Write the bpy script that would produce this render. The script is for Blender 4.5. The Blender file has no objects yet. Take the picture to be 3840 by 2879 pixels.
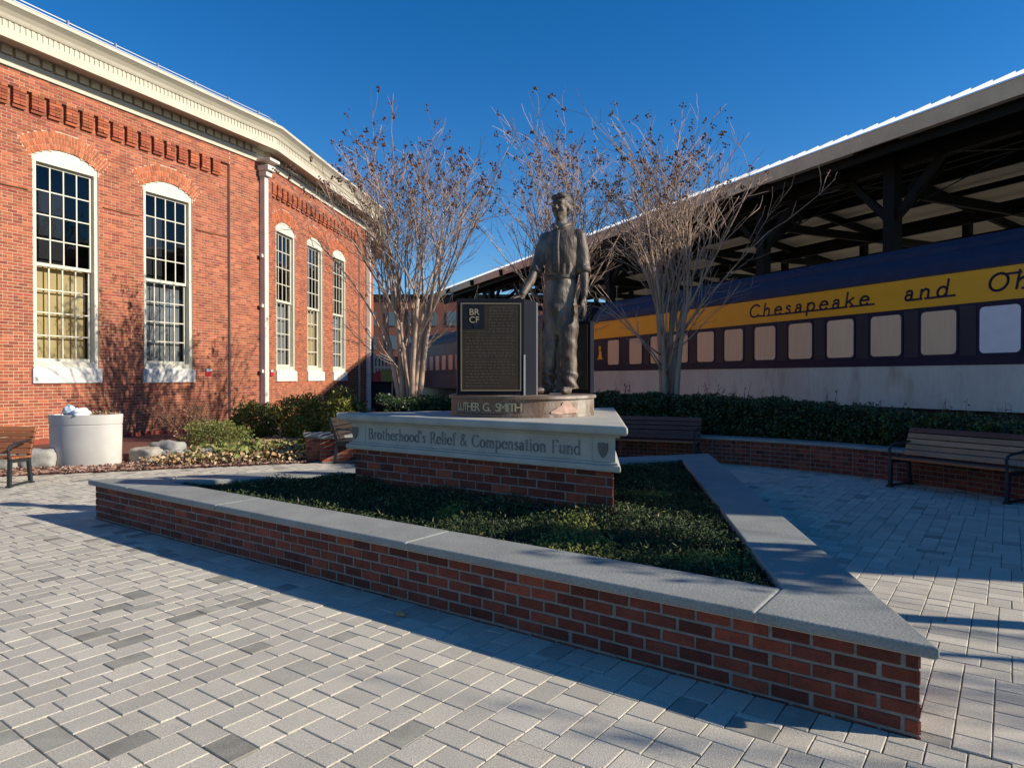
import bpy, bmesh, math, random
import numpy as np
from mathutils import Vector, Matrix, noise as mnoise
random.seed(7); RNG = np.random.default_rng(7)
R = math.radians
scene = bpy.context.scene
COL = scene.collection
# ------------------------------------------------------------------ camera, sky, sun, exposure
cam = bpy.data.cameras.new('camera'); camo = bpy.data.objects.new('camera', cam); COL.objects.link(camo)
camo.location = (0, 0, 1.7); camo.rotation_euler = (R(90 - 0.54), 0, 0)
cam.sensor_width = 36; cam.lens = 24.1; cam.clip_start = 0.05; cam.clip_end = 2000
scene.camera = camo
SUN = Vector((2.0, -0.44, 1.0)).normalized()          # towards the sun
world = bpy.data.worlds.new('World'); scene.world = world; world.use_nodes = True
wn = world.node_tree; bg = wn.nodes['Background']
sky = wn.nodes.new('ShaderNodeTexSky'); sky.sky_type = 'NISHITA'; sky.sun_disc = False
sky.sun_elevation = math.asin(SUN.z); sky.sun_rotation = math.atan2(SUN.x, SUN.y)
sky.air_density = 1.0; sky.dust_density = 0.0; sky.ozone_density = 4.0; sky.altitude = 0
hs = wn.nodes.new('ShaderNodeHueSaturation'); hs.inputs['Saturation'].default_value = 1.33; hs.inputs['Hue'].default_value = .506
wn.links.new(sky.outputs[0], hs.inputs['Color']); wn.links.new(hs.outputs[0], bg.inputs[0]); bg.inputs[1].default_value = 0.1
sl = bpy.data.lights.new('sun', 'SUN'); sl.energy = 5.0; sl.angle = R(0.5); sl.color = (1.0, 0.90, 0.76)
so = bpy.data.objects.new('sun', sl); COL.objects.link(so)
so.rotation_euler = (-SUN).to_track_quat('-Z', 'Y').to_euler(); so.location = (40, -9, 30)
scene.view_settings.view_transform = 'Standard'; scene.view_settings.look = 'None'
scene.view_settings.gamma = 1; scene.view_settings.use_curve_mapping = False
scene.view_settings.exposure = 0.52
scene.cycles.use_denoising = True
scene.cycles.max_bounces = 8; scene.cycles.transparent_max_bounces = 12

# ------------------------------------------------------------------ helpers
def tag(o, label=None, cat=None, group=None, kind=None):
    if label: o['label'] = label
    if cat: o['category'] = cat
    if group: o['group'] = group
    if kind: o['kind'] = kind
    return o
def link(o, parent=None):
    COL.objects.link(o)
    if parent is not None:
        o.parent = parent
        if parent.type == 'EMPTY':
            o.matrix_parent_inverse = Matrix.Translation(parent.location).inverted()
    return o
def thing(name, loc, label, cat, group=None, kind=None):
    o = bpy.data.objects.new(name, None); o.location = loc; o.empty_display_size = 0.2
    COL.objects.link(o); return tag(o, label, cat, group, kind)
def mesh_obj(name, verts, faces, mat, parent=None, smooth=False):
    me = bpy.data.meshes.new(name)
    me.from_pydata([tuple(v) for v in verts], [], faces)
    if mat: me.materials.append(mat)
    if smooth: me.polygons.foreach_set('use_smooth', [True] * len(me.polygons))
    me.update()
    o = bpy.data.objects.new(name, me); return link(o, parent)
def np_mesh(name, V, F, mat, parent=None, smooth=False):
    """V (n,3), F (m,k) all faces with k corners"""
    me = bpy.data.meshes.new(name); V = np.asarray(V, np.float32); F = np.asarray(F, np.int32); m, k = F.shape
    me.vertices.add(len(V)); me.vertices.foreach_set('co', V.ravel())
    me.loops.add(m * k); me.loops.foreach_set('vertex_index', F.ravel())
    me.polygons.add(m); me.polygons.foreach_set('loop_start', np.arange(m, dtype=np.int32) * k)
    me.update(calc_edges=True); me.validate()
    me.polygons.foreach_set('use_smooth', [bool(smooth)] * len(me.polygons))
    if mat: me.materials.append(mat)
    o = bpy.data.objects.new(name, me); return link(o, parent)
class MB:
    def __init__(s): s.v = []; s.f = []
    def add(s, vs, fs):
        b = len(s.v); s.v += [tuple(v) for v in vs]; s.f += [tuple(i + b for i in f) for f in fs]
    def box(s, c, h, ux=(1,0,0), uy=(0,1,0), uz=(0,0,1)):
        c, ux, uy, uz = Vector(c), Vector(ux), Vector(uy), Vector(uz)
        vs = [c + ux*(h[0]*i) + uy*(h[1]*j) + uz*(h[2]*k) for k in (-1,1) for j in (-1,1) for i in (-1,1)]
        s.add(vs, [(0,2,3,1),(4,5,7,6),(0,1,5,4),(1,3,7,5),(3,2,6,7),(2,0,4,6)])
    def bar(s, a, b, w, h):
        a, b = Vector(a), Vector(b); d = b - a; L = d.length; d.normalize()
        up = Vector((0,0,1)) if abs(d.z) < .95 else Vector((0,1,0))
        x = d.cross(up).normalized(); y = x.cross(d).normalized()
        s.box((a+b)/2, (w/2, h/2, L/2), x, y, d)
    def prism(s, poly, z0, z1):
        n = len(poly); vs = [(p[0],p[1],z0) for p in poly] + [(p[0],p[1],z1) for p in poly]
        s.add(vs, [tuple(range(n-1,-1,-1)), tuple(range(n,2*n))] + [(i,(i+1)%n,n+(i+1)%n,n+i) for i in range(n)])
    def tube(s, pts, rad, n=6, cap=True):
        pts = [Vector(p) for p in pts]; m = len(pts)
        if not hasattr(rad, '__len__'): rad = [rad]*m
        d = (pts[1]-pts[0]).normalized(); up = Vector((0,0,1)) if abs(d.z) < .9 else Vector((1,0,0))
        x = d.cross(up).normalized(); vs = []
        for i, p in enumerate(pts):
            d = (pts[min(i+1,m-1)] - pts[max(i-1,0)]).normalized()
            x = (x - d*x.dot(d)).normalized(); y = d.cross(x); r = rad[i]
            rx, ry = (r if hasattr(r,'__len__') else (r, r))
            vs += [p + x*(math.cos(2*math.pi*j/n)*rx) + y*(math.sin(2*math.pi*j/n)*ry) for j in range(n)]
        fs = [(i*n+j, i*n+(j+1)%n, (i+1)*n+(j+1)%n, (i+1)*n+j) for i in range(m-1) for j in range(n)]
        if cap: fs += [tuple(range(n-1,-1,-1)), tuple((m-1)*n+j for j in range(n))]
        s.add(vs, fs)
    def rings(s, rings, n=16):
        """rings: (cx,cy,z,rx,ry) stacked"""
        vs = [(cx+rx*math.cos(2*math.pi*j/n), cy+ry*math.sin(2*math.pi*j/n), z) for cx,cy,z,rx,ry in rings for j in range(n)]
        m = len(rings)
        fs = [(i*n+j, i*n+(j+1)%n, (i+1)*n+(j+1)%n, (i+1)*n+j) for i in range(m-1) for j in range(n)]
        fs += [tuple(range(n-1,-1,-1)), tuple((m-1)*n+j for j in range(n))]
        s.add(vs, fs)
    def ell(s, c, r, rot=None, nu=14, nv=9):
        c = Vector(c); vs = []; rot = rot or Matrix.Identity(3)
        for i in range(1, nv):
            a = math.pi*i/nv
            for j in range(nu):
                b = 2*math.pi*j/nu
                vs.append(c + rot @ Vector((r[0]*math.sin(a)*math.cos(b), r[1]*math.sin(a)*math.sin(b), r[2]*math.cos(a))))
        t = len(vs); vs += [c + rot @ Vector((0,0,r[2])), c - rot @ Vector((0,0,r[2]))]
        fs = [(i*nu+j, (i+1)*nu+j, (i+1)*nu+(j+1)%nu, i*nu+(j+1)%nu) for i in range(nv-2) for j in range(nu)]
        fs += [(t, j, (j+1)%nu) for j in range(nu)] + [(t+1, (nv-2)*nu+(j+1)%nu, (nv-2)*nu+j) for j in range(nu)]
        s.add(vs, fs)
    def build(s, name, mat, parent=None, smooth=False, bevel=0, seg=2):
        o = mesh_obj(name, s.v, s.f, mat, parent, smooth)
        if bevel:
            md = o.modifiers.new('bevel', 'BEVEL'); md.width = bevel; md.segments = seg; md.limit_method = 'ANGLE'
        return o
class Boxes:
    """many boxes in one mesh, fast"""
    Q = np.array([(0,2,3,1),(4,5,7,6),(0,1,5,4),(1,3,7,5),(3,2,6,7),(2,0,4,6)])
    def __init__(s): s.d = []
    def add(s, c, ux, uy, uz): s.d.append((*c, *ux, *uy, *uz))
    def build(s, name, mat, parent=None):
        D = np.array(s.d, np.float32).reshape(-1, 4, 3)
        sg = np.array([(i,j,k) for k in (-1,1) for j in (-1,1) for i in (-1,1)], np.float32)
        V = D[:, None, 0] + (sg[None,:,0:1]*D[:,None,1] + sg[None,:,1:2]*D[:,None,2] + sg[None,:,2:3]*D[:,None,3])
        F = (np.arange(len(D))*8)[:,None,None] + s.Q[None]
        return np_mesh(name, V.reshape(-1,3), F.reshape(-1,4), mat, parent)
def ev_mesh(o, name):
    dg = bpy.context.evaluated_depsgraph_get(); return bpy.data.meshes.new_from_object(o.evaluated_get(dg))
def proj(p):
    """photo-frame pixels (1024 wide) of a point, for choosing which pieces show largest"""
    x, y, z = p; return (512 + 685.5*x/max(y,.1), 383.5 - 6.5 - 685.5*(z-1.7)/max(y,.1))
def in_view(p, m=12):
    if p[1] < .4: return False
    u, v = proj(p); return -m < u < 1024+m and -m < v < 767+m

# ------------------------------------------------------------------ materials
def M(name, col, rough=.8, col2=None, rnd=0., nscale=8., namt=.0, nscale2=None, namt2=0., bump=0., bscale=60., metal=0., spec=.4, stretch=None, mixn=None, island=True):
    m = bpy.data.materials.new(name); m.use_nodes = True; nt = m.node_tree; N = nt.nodes; L = nt.links
    b = N['Principled BSDF']; b.inputs['Roughness'].default_value = rough; b.inputs['Metallic'].default_value = metal
    b.inputs['Specular IOR Level'].default_value = spec
    geo = N.new('ShaderNodeNewGeometry'); pos = geo.outputs['Position']
    if stretch:
        mp = N.new('ShaderNodeMapping'); mp.inputs['Scale'].default_value = stretch; L.new(pos, mp.inputs['Vector']); pos = mp.outputs[0]
    rgb = N.new('ShaderNodeRGB'); rgb.outputs[0].default_value = (*col, 1); cur = rgb.outputs[0]
    def math_(op, a, bv):
        n = N.new('ShaderNodeMath'); n.operation = op
        for i, x in enumerate((a, bv)):
            if isinstance(x, (int, float)): n.inputs[i].default_value = x
            else: L.new(x, n.inputs[i])
        return n.outputs[0]
    def noise(sc, det=4):
        n = N.new('ShaderNodeTexNoise'); n.inputs['Scale'].default_value = sc; n.inputs['Detail'].default_value = det
        L.new(pos, n.inputs['Vector']); return n.outputs['Fac']
    rand = None
    if rnd or col2:
        oi = N.new('ShaderNodeObjectInfo')
        rand = math_('FRACT', math_('ADD', geo.outputs['Random Per Island'], oi.outputs['Random']), 0) if island else oi.outputs['Random']
    if col2:
        mx = N.new('ShaderNodeMix'); mx.data_type = 'RGBA'; mx.inputs[7].default_value = (*col2, 1); L.new(cur, mx.inputs[6])
        if mixn:
            rp = N.new('ShaderNodeMapRange'); rp.inputs[1].default_value = mixn[1]; rp.inputs[2].default_value = mixn[2]; L.new(noise(mixn[0], 6), rp.inputs[0]); L.new(rp.outputs[0], mx.inputs[0])
        else: L.new(rand, mx.inputs[0])
        cur = mx.outputs[2]
    def scale_col(fac):
        nonlocal cur
        v = N.new('ShaderNodeVectorMath'); v.operation = 'SCALE'; L.new(cur, v.inputs[0]); L.new(fac, v.inputs['Scale']); cur = v.outputs[0]
    if rnd:
        r2 = math_('FRACT', math_('MULTIPLY', rand, 7.313), 0)
        scale_col(math_('ADD', math_('MULTIPLY', r2, 2*rnd), 1-rnd))
    if namt: scale_col(math_('ADD', math_('MULTIPLY', noise(nscale), 4*namt), 1-2*namt))
    if namt2: scale_col(math_('ADD', math_('MULTIPLY', noise(nscale2), 4*namt2), 1-2*namt2))
    L.new(cur, b.inputs['Base Color'])
    if bump:
        bp = N.new('ShaderNodeBump'); bp.inputs['Strength'].default_value = 1; bp.inputs['Distance'].default_value = bump
        L.new(noise(bscale, 5), bp.inputs['Height']); L.new(bp.outputs[0], b.inputs['Normal'])
    return m
def glass_mat(name, tint, gloss=.12):
    m = bpy.data.materials.new(name); m.use_nodes = True; nt = m.node_tree; N = nt.nodes; L = nt.links
    for n in list(N): N.remove(n)
    out = N.new('ShaderNodeOutputMaterial'); t = N.new('ShaderNodeBsdfTransparent'); t.inputs[0].default_value = (*tint, 1)
    g = N.new('ShaderNodeBsdfGlossy'); g.inputs['Roughness'].default_value = .02; mx = N.new('ShaderNodeMixShader')
    fr = N.new('ShaderNodeFresnel'); fr.inputs[0].default_value = 1.5
    L.new(fr.outputs[0], mx.inputs[0]); L.new(t.outputs[0], mx.inputs[1]); L.new(g.outputs[0], mx.inputs[2]); L.new(mx.outputs[0], out.inputs[0])
    return m
m_paver = M('paver_stone', (.50,.455,.36), .9, col2=(.41,.38,.31), rnd=.11, nscale=6, namt=.06, nscale2=110, namt2=.3, bump=.003, bscale=150)
m_paver_dark = M('paver_dark', (.28,.265,.215), .9, rnd=.18, nscale=9, namt=.2, nscale2=150, namt2=.26, bump=.003, bscale=150)
m_sand = M('joint_sand', (.12,.11,.10), .95, nscale=40, namt=.2)
m_brick = M('planter_brick', (.22,.048,.023), .9, col2=(.11,.027,.017), rnd=.34, nscale=11, namt=.26, nscale2=70, namt2=.2, bump=.006, bscale=55)
m_mortar = M('mortar', (.20,.185,.16), .95, nscale=14, namt=.2, nscale2=60, namt2=.15, bump=.006, bscale=60)
m_hbrick = M('house_brick', (.37,.108,.046), .88, col2=(.25,.064,.031), rnd=.28, nscale=.8, namt=.14, nscale2=60, namt2=.1, bump=.002, bscale=80)
m_hbrick_dark = M('house_brick_dark', (.27,.06,.035), .85, rnd=.3, nscale2=60, namt2=.1)
m_arch = M('arch_brick', (.40,.115,.046), .85, rnd=.3, nscale2=60, namt2=.1)
m_hmortar = M('house_mortar', (.52,.40,.29), .95, nscale=2, namt=.1, nscale2=40, namt2=.08)
m_coping = M('bluestone', (.235,.243,.22), .75, nscale=3, namt=.16, nscale2=60, namt2=.2, bump=.004, bscale=70)
m_lime = M('limestone', (.37,.355,.30), .8, nscale=4, namt=.14, nscale2=70, namt2=.08, bump=.0015, bscale=90)
m_letter_shade = M('letter_groove_shade', (.185,.185,.17), .9)  # dark tone stands in for the shade inside cut letters
m_shield = M('bronze_shield', (.13,.115,.10), .7)
m_bronze = M('statue_bronze', (.07,.050,.036), .5, col2=(.26,.215,.17), mixn=(2.4,.46,.72), stretch=(3,3,.8), nscale=30, namt=.2, metal=.0, bump=.006, bscale=26)
m_hairb = M('statue_hair_bronze', (.085,.07,.055), .6, nscale=40, namt=.3, metal=.0, bump=.008, bscale=40)
m_drum = M('drum_bronze', (.15,.095,.065), .55, col2=(.38,.34,.29), mixn=(2.6,.45,.62), stretch=(1.2,1.2,.7), nscale=20, namt=.2, metal=.35, bump=.003, bscale=40)
m_plaque = M('plaque_bronze', (.05,.038,.026), .5, nscale=8, namt=.2, metal=.6)
m_gold = M('plaque_raised', (.24,.19,.115), .5, metal=.5)
m_letter = M('drum_letter', (.42,.35,.22), .5, metal=.4)
m_text = M('plaque_text', (.12,.09,.058), .5, metal=.4)
m_granite = M('dark_granite', (.008,.010,.016), .6, spec=.15, nscale=150, namt=.3)
m_sunlit_edge = M('sunlit_edge', (.42,.42,.42), .7, nscale=80, namt=.2)  # pale colour stands for sun catching the block's edges
m_black = M('black_iron', (.02,.024,.028), .45)
m_wood = M('bench_wood', (.33,.125,.045), .6, col2=(.22,.08,.035), rnd=.2, nscale=3, namt=.15, nscale2=40, namt2=.15, stretch=(1,8,8))
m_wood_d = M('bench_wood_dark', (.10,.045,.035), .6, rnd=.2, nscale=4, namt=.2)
m_wood_shade = M('bench_wood_shade', (.03,.022,.018), .6, rnd=.2)  # shade painted into the wood of the bench by the pier
m_wood_l = M('bench_wood_pale', (.36,.22,.13), .65, rnd=.15, nscale=4, namt=.15)
m_white = M('cream_paint', (.49,.445,.345), .65, nscale=2, namt=.1, nscale2=30, namt2=.08, stretch=(1,1,3))
m_frame = M('window_paint', (.60,.565,.45), .5, nscale=4, namt=.05)
m_sill = M('sill_stone', (.62,.60,.55), .7, nscale=5, namt=.08)
m_glass = glass_mat('window_glass', (.75,.78,.8))
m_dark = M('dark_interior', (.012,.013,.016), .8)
m_blind_y = M('yellow_blind', (.55,.42,.2), .8, nscale=2, namt=.1)
m_blind_g = M('grey_curtain', (.24,.25,.26), .9, stretch=(9,9,.2), nscale=2, namt=.4)
m_roofmetal = M('roof_metal', (.42,.42,.42), .5, metal=.3)
m_navy = M('navy_paint', (.006,.011,.042), .45, nscale=3, namt=.2, spec=.2)
m_navy2 = M('navy_roof', (.016,.022,.055), .6, nscale=3, namt=.25)
m_navy_faded = M('faded_navy', (.02,.02,.032), .6, nscale=2, namt=.25)
m_yellow = M('yellow_paint', (.86,.39,.010), .45, nscale=2, namt=.06)
m_skirt = M('grey_skirt', (.50,.51,.46), .55, col2=(.30,.25,.19), mixn=(2.2,.56,.80), stretch=(1,1,.35), nscale=1.4, namt=.1, nscale2=14, namt2=.07)
m_tanblind = M('tan_blind', (.82,.56,.34), .7, rnd=.08, nscale=3, namt=.06, stretch=(4,4,.4))
m_whiteblind = M('pale_blind', (.78,.75,.77), .7, nscale=3, namt=.06)
m_car2 = M('faded_car_paint', (.10,.088,.085), .6, nscale=2, namt=.2)
m_steel = M('dark_green_steel', (.006,.009,.009), .65, spec=.15)
m_deck = M('roof_deck_underside', (.52,.50,.43), .7, nscale=1.5, namt=.12)
m_fascia = M('brown_fascia', (.74,.53,.31), .7, nscale=2, namt=.12, nscale2=14, namt2=.07)
m_roofwhite = M('pale_roof_sheet', (.75,.75,.73), .4)
m_bark = M('crape_bark', (.46,.33,.235), .8, col2=(.30,.21,.155), mixn=(5,.4,.62), stretch=(1,1,.25), nscale=20, namt=.15)
m_twig = M('crape_twig', (.38,.275,.21), .85, rnd=.25)
m_pod = M('seed_pod', (.13,.065,.045), .9, rnd=.35)
m_hedge = M('hedge_leaf', (.022,.042,.016), .45, col2=(.045,.075,.02), rnd=.45)
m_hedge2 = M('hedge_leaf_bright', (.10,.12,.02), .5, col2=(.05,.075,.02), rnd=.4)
m_cover = M('cover_leaf', (.022,.042,.016), .75, spec=.2, col2=(.05,.07,.03), rnd=.5)
m_cover2 = M('cover_leaf_yellow', (.16,.16,.04), .75, spec=.2, col2=(.11,.14,.04), rnd=.4)
m_straw = M('straw', (.20,.17,.075), .8, rnd=.4)
m_yew = M('yew_leaf', (.10,.115,.02), .5, col2=(.24,.22,.035), rnd=.4)
m_juni = M('juniper_leaf', (.12,.17,.035), .6, col2=(.20,.19,.05), rnd=.35)
m_dry = M('dry_leaf', (.30,.16,.075), .85, col2=(.46,.36,.20), rnd=.5)
m_brownstem = M('brown_stem', (.20,.11,.065), .9, rnd=.3)
m_mulch = M('red_mulch', (.14,.055,.035), .95, nscale=30, namt=.3, bump=.02, bscale=30)
m_chip = M('mulch_chip', (.20,.075,.05), .9, col2=(.36,.26,.2), rnd=.4)
m_soil = M('soil', (.05,.035,.022), .95, nscale=20, namt=.3)
m_conc = M('concrete', (.52,.505,.455), .85, nscale=3, namt=.09, nscale2=70, namt2=.08, bump=.002, bscale=90)
m_rock = M('field_stone', (.38,.34,.27), .9, col2=(.25,.25,.23), rnd=.25, nscale=5, namt=.25, bump=.02, bscale=8)
m_bag = M('white_bag', (.82,.80,.84), .4)
m_bagblue = M('blue_bag', (.22,.36,.50), .35, col2=(.7,.74,.78), mixn=(9,.45,.55))
m_red = M('red_paint', (.45,.02,.03), .5)
m_farbrick = M('far_brick', (.20,.075,.05), .9, nscale=1, namt=.2, nscale2=6, namt2=.1)
m_farwin = M('far_window', (.10,.14,.17), .2)
m_grit = M('ballast', (.16,.15,.14), .95, nscale=12, namt=.3)
m_earth = M('earth', (.12,.10,.07), .95, nscale=.5, namt=.3)
m_fibre = bpy.data.materials.new('fibreglass_sheet'); m_fibre.use_nodes = True
_n = m_fibre.node_tree.nodes; _l = m_fibre.node_tree.links; _t = _n.new('ShaderNodeBsdfTranslucent'); _t.inputs[0].default_value = (.8,.8,.76,1); _d = _n.new('ShaderNodeBsdfDiffuse'); _d.inputs[0].default_value = (.8,.8,.78,1)
_x = _n.new('ShaderNodeMixShader'); _x.inputs[0].default_value = .4; _l.new(_t.outputs[0],_x.inputs[1]); _l.new(_d.outputs[0],_x.inputs[2]); _l.new(_x.outputs[0], _n['Material Output'].inputs[0])
m_pipe = M('downpipe_paint', (.62,.58,.50), .5, nscale=4, namt=.1)

# ------------------------------------------------------------------ plan constants (metres, camera at the origin looking along +Y)
PN, PL, PR = Vector((1.92,3.2)), Vector((-5.02,8.25)), Vector((3.15,11.1))      # planter, outer brick corners
QN, QL, QR = Vector((.862,5.8)), Vector((-1.77,7.71)), Vector((1.25,9.05))       # stone plinth, brick corners
CEN = Vector((0.02, 7.5)); RAD = 7.25                                            # round plaza
def inset(tri, d):
    """move the sides of a counter-clockwise polygon inwards by d (negative: outwards)"""
    n = len(tri); out = []
    for i in range(n):
        p0, p1, p2 = tri[i-1], tri[i], tri[(i+1)%n]
        a = (p1-p0).normalized(); b = (p2-p1).normalized()
        na, nb = Vector((-a.y,a.x)), Vector((-b.y,b.x))
        k = d / max(.2, 1 + na.dot(nb)); out.append(p1 + (na+nb)*k)
    return out
TRI = [PN, PR, PL]            # counter-clockwise
QTRI = [QN, QR, QL]
def side(p, a, b): return (b[0]-a[0])*(p[1]-a[1]) - (b[1]-a[1])*(p[0]-a[0])
def inside(p, poly): return all(side(p, poly[i], poly[(i+1)%len(poly)]) > 0 for i in range(len(poly)))

# ------------------------------------------------------------------ ground
g = MB(); g.add([(-400,-60,-.06),(400,-60,-.06),(400,900,-.06),(-400,900,-.06)], [(0,1,2,3)])
tag(g.build('ground', m_earth), kind='structure')
pave = thing('pavement', (0,5,0), 'grey stone paver plaza around the triangular brick planter', 'pavement', kind='structure')
g = MB(); g.add([(-14,-3,-.014),(14,-3,-.014),(14,17,-.014),(-14,17,-.014)], [(0,1,2,3)])
g.build('joint_bed', m_sand, pave)
A2 = (PL-PN).normalized(); B2 = Vector((A2.y,-A2.x))          # along the front wall, and away from the camera
if B2.y < 0: B2 = -B2
BEDL = [Vector((-14.,11.45)), Vector((-8.7,11.75)), Vector((-4.1,13.6))]         # near edge of the planting bed
def bed_y(x):
    for p, q in zip(BEDL, BEDL[1:]):
        if x <= q.x: return p.y + (q.y-p.y)*(x-p.x)/(q.x-p.x)
    return 99
UNIT = .0755
GA0, GA1, GB0, GB1 = -12.5, 16., -7., 13.5                     # extents along A2, B2 from PN
nA = int((GA1-GA0)/UNIT); nB = int((GB1-GB0)/UNIT)
planter_in = inset(TRI, .1)
def ab(a, b): p = PN + A2*a + B2*b; return p
SOLD = .23
pavers = []                                                    # (cx,cy,half_a,half_b)
skyl = [0]*nA
def pack():
    import heapq
    while True:
        lo = min(skyl)
        if lo >= nB: return
        i = skyl.index(lo); j = i
        while j < nA and skyl[j] == lo: j += 1
        run = j-i
        opts = [w for w in (2,2,3) if w <= run and run-w != 1]
        w = random.choice(opts) if opts else run
        h = random.choice((2,2,3)) if w == 3 else random.choice((2,3,3))
        if w == 3 and h == 3: h = 2
        for k in range(i, i+w): skyl[k] = lo+h
        a = GA0 + (i+w/2)*UNIT; b = GB0 + (lo+h/2)*UNIT
        pavers.append((a, b, w*UNIT/2, h*UNIT/2))
pack()
keep = []
for a, b, ha, hb in pavers:
    c = ab(a, b)
    if not in_view((c.x,c.y,0), 60) or c.y > 16.5: continue
    if -.34 < a+ha and a < 8.7 and b+hb > -SOLD and b-hb < .0 and a < -.34:
        a1 = -.34; ha2 = (a1-(a-ha))/2
        if ha2 < .015: continue
        a = a-ha+ha2; ha = ha2; c = ab(a, b)
    elif -.34 < a+ha and a < 8.7 and b+hb > -SOLD and b-hb < (.05 if a > 0 else -.0):       # cut against the border course
        if a < 0 and b > -SOLD*.3:
            b0 = .0; hb2 = (b+hb-b0)/2
            if hb2 < .015: continue
            b = b0+hb2; hb = hb2; c = ab(a, b); keep.append((c, ha, hb)); continue
        b1 = -SOLD
        if b1-(b-hb) < .03: continue
        hb2 = (b1-(b-hb))/2; b = b-hb+hb2; hb = hb2; c = ab(a, b)
    if inside(c, planter_in): continue
    if c.y > bed_y(c.x)+.05: continue
    if (c-CEN).length > RAD+.12 and c.y > 7 and c.x > -4.5: continue
    keep.append((c, ha, hb))
k = -.34                                                       # border course laid square to the front wall
while k < 8.8:
    w = .158 if random.random() < .75 else .2
    cut = random.choice((0,0,1))
    for b0, b1 in (((-SOLD, -.0),) if not cut else ((-SOLD,-SOLD*.42),(-SOLD*.42,0))):
        c = ab(k+w/2, (b0+b1)/2)
        keep.append((c, w/2, (b1-b0)/2))
    k += w
keep.sort(key=lambda t: t[0].length)
vis = [t for t in keep if in_view((t[0].x,t[0].y,0), 0)]
solo = set(id(t) for t in sorted(vis, key=lambda t: -(t[1]*t[2])/max(t[0].y,.5)**3)[:295])
def paver_rings(ha, hb, g=.0022):
    r = []
    for ins, z in ((g,-.05),(g,-.004),(g+.004,0)):
        r += [(-ha+ins,-hb+ins,z),(ha-ins,-hb+ins,z),(ha-ins,hb-ins,z),(-ha+ins,hb-ins,z)]
    return r
PF = [(0,1,5,4),(1,2,6,5),(2,3,7,6),(3,0,4,7),(4,5,9,8),(5,6,10,9),(6,7,11,10),(7,4,8,11),(8,9,10,11)]
angA = math.atan2(-A2.y, -A2.x)
cA, sA = math.cos(angA), math.sin(angA)
pm = {}; PV = [[], []]; PFs = [[], []]
for t in keep:
    c, ha, hb = t; dark = random.random() < (.075 if c.x < 0 else .05)
    z = random.gauss(0, .0011); rz = random.gauss(0, .007); tilt = (random.gauss(0,.0035), random.gauss(0,.0035))
    if id(t) in solo:
        key = (round(ha,3), round(hb,3), dark)
        if key not in pm:
            me = bpy.data.meshes.new('paver'); me.from_pydata(paver_rings(ha,hb), [], PF); me.materials.append(m_paver_dark if dark else m_paver); pm[key] = me
        o = bpy.data.objects.new('paver', pm[key]); o.location = (c.x,c.y,z); o.rotation_euler = (tilt[0],tilt[1],angA+rz); link(o, pave)
    else:
        b0 = len(PV[dark]); cc, ss = math.cos(angA+rz), math.sin(angA+rz)
        PV[dark] += [(c.x+x*cc-y*ss, c.y+x*ss+y*cc, zz+z+(x*tilt[1]+y*tilt[0])*.9) for x,y,zz in paver_rings(ha,hb)]
        PFs[dark] += [[b0+i for i in f] for f in PF]
for d, mt in ((0,m_paver),(1,m_paver_dark)):
    o = np_mesh('small_pavers' if d == 0 else 'small_dark_pavers', PV[d], PFs[d], mt, pave); o['kind'] = 'stuff'

# ------------------------------------------------------------------ brickwork
unit_cache = {}
def unit_brick(mat, depth, height, name='brick'):
    key = (mat.name, depth, height)
    if key not in unit_cache:
        c = .04; h = height/2; e = .004
        ring = lambda ix, iz, y: [(-.5+ix,y,-h+iz),(.5-ix,y,-h+iz),(.5-ix,y,h-iz),(-.5+ix,y,h-iz)]
        v = ring(0,0,depth) + ring(0,0,-.001+e) + ring(.02,e,0)     # outward is -y in the brick's own axes
        f = [(1,0,4,5),(2,1,5,6),(3,2,6,7),(0,3,7,4),(5,4,8,9),(6,5,9,10),(7,6,10,11),(4,7,11,8),(9,8,11,10)]
        f = [tuple(reversed(q)) for q in f]
        me = bpy.data.meshes.new(name); me.from_pydata(v, [], f); me.materials.append(mat); unit_cache[key] = me
    return unit_cache[key]
def brick_row(s0, s1, L, phase):
    """lengths of bricks filling s0..s1"""
    out = []; k = math.floor((s0-phase)/L); s = phase + k*L
    while s < s1-1e-6:
        a, b = max(s, s0), min(s+L, s1)
        if b-a > .03: out.append(((a+b)/2, b-a))
        s += L
    return out
class Wall:
    """a straight run of brickwork: P start, d direction, n outward normal (2D)"""
    def __init__(w, P, d, n): w.P = Vector(P); w.d = Vector(d).normalized(); w.n = Vector(n).normalized()
    def pt(w, s, z, out=0.): q = w.P + w.d*s + w.n*out; return Vector((q.x,q.y,z))
bricks_out = []
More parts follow.
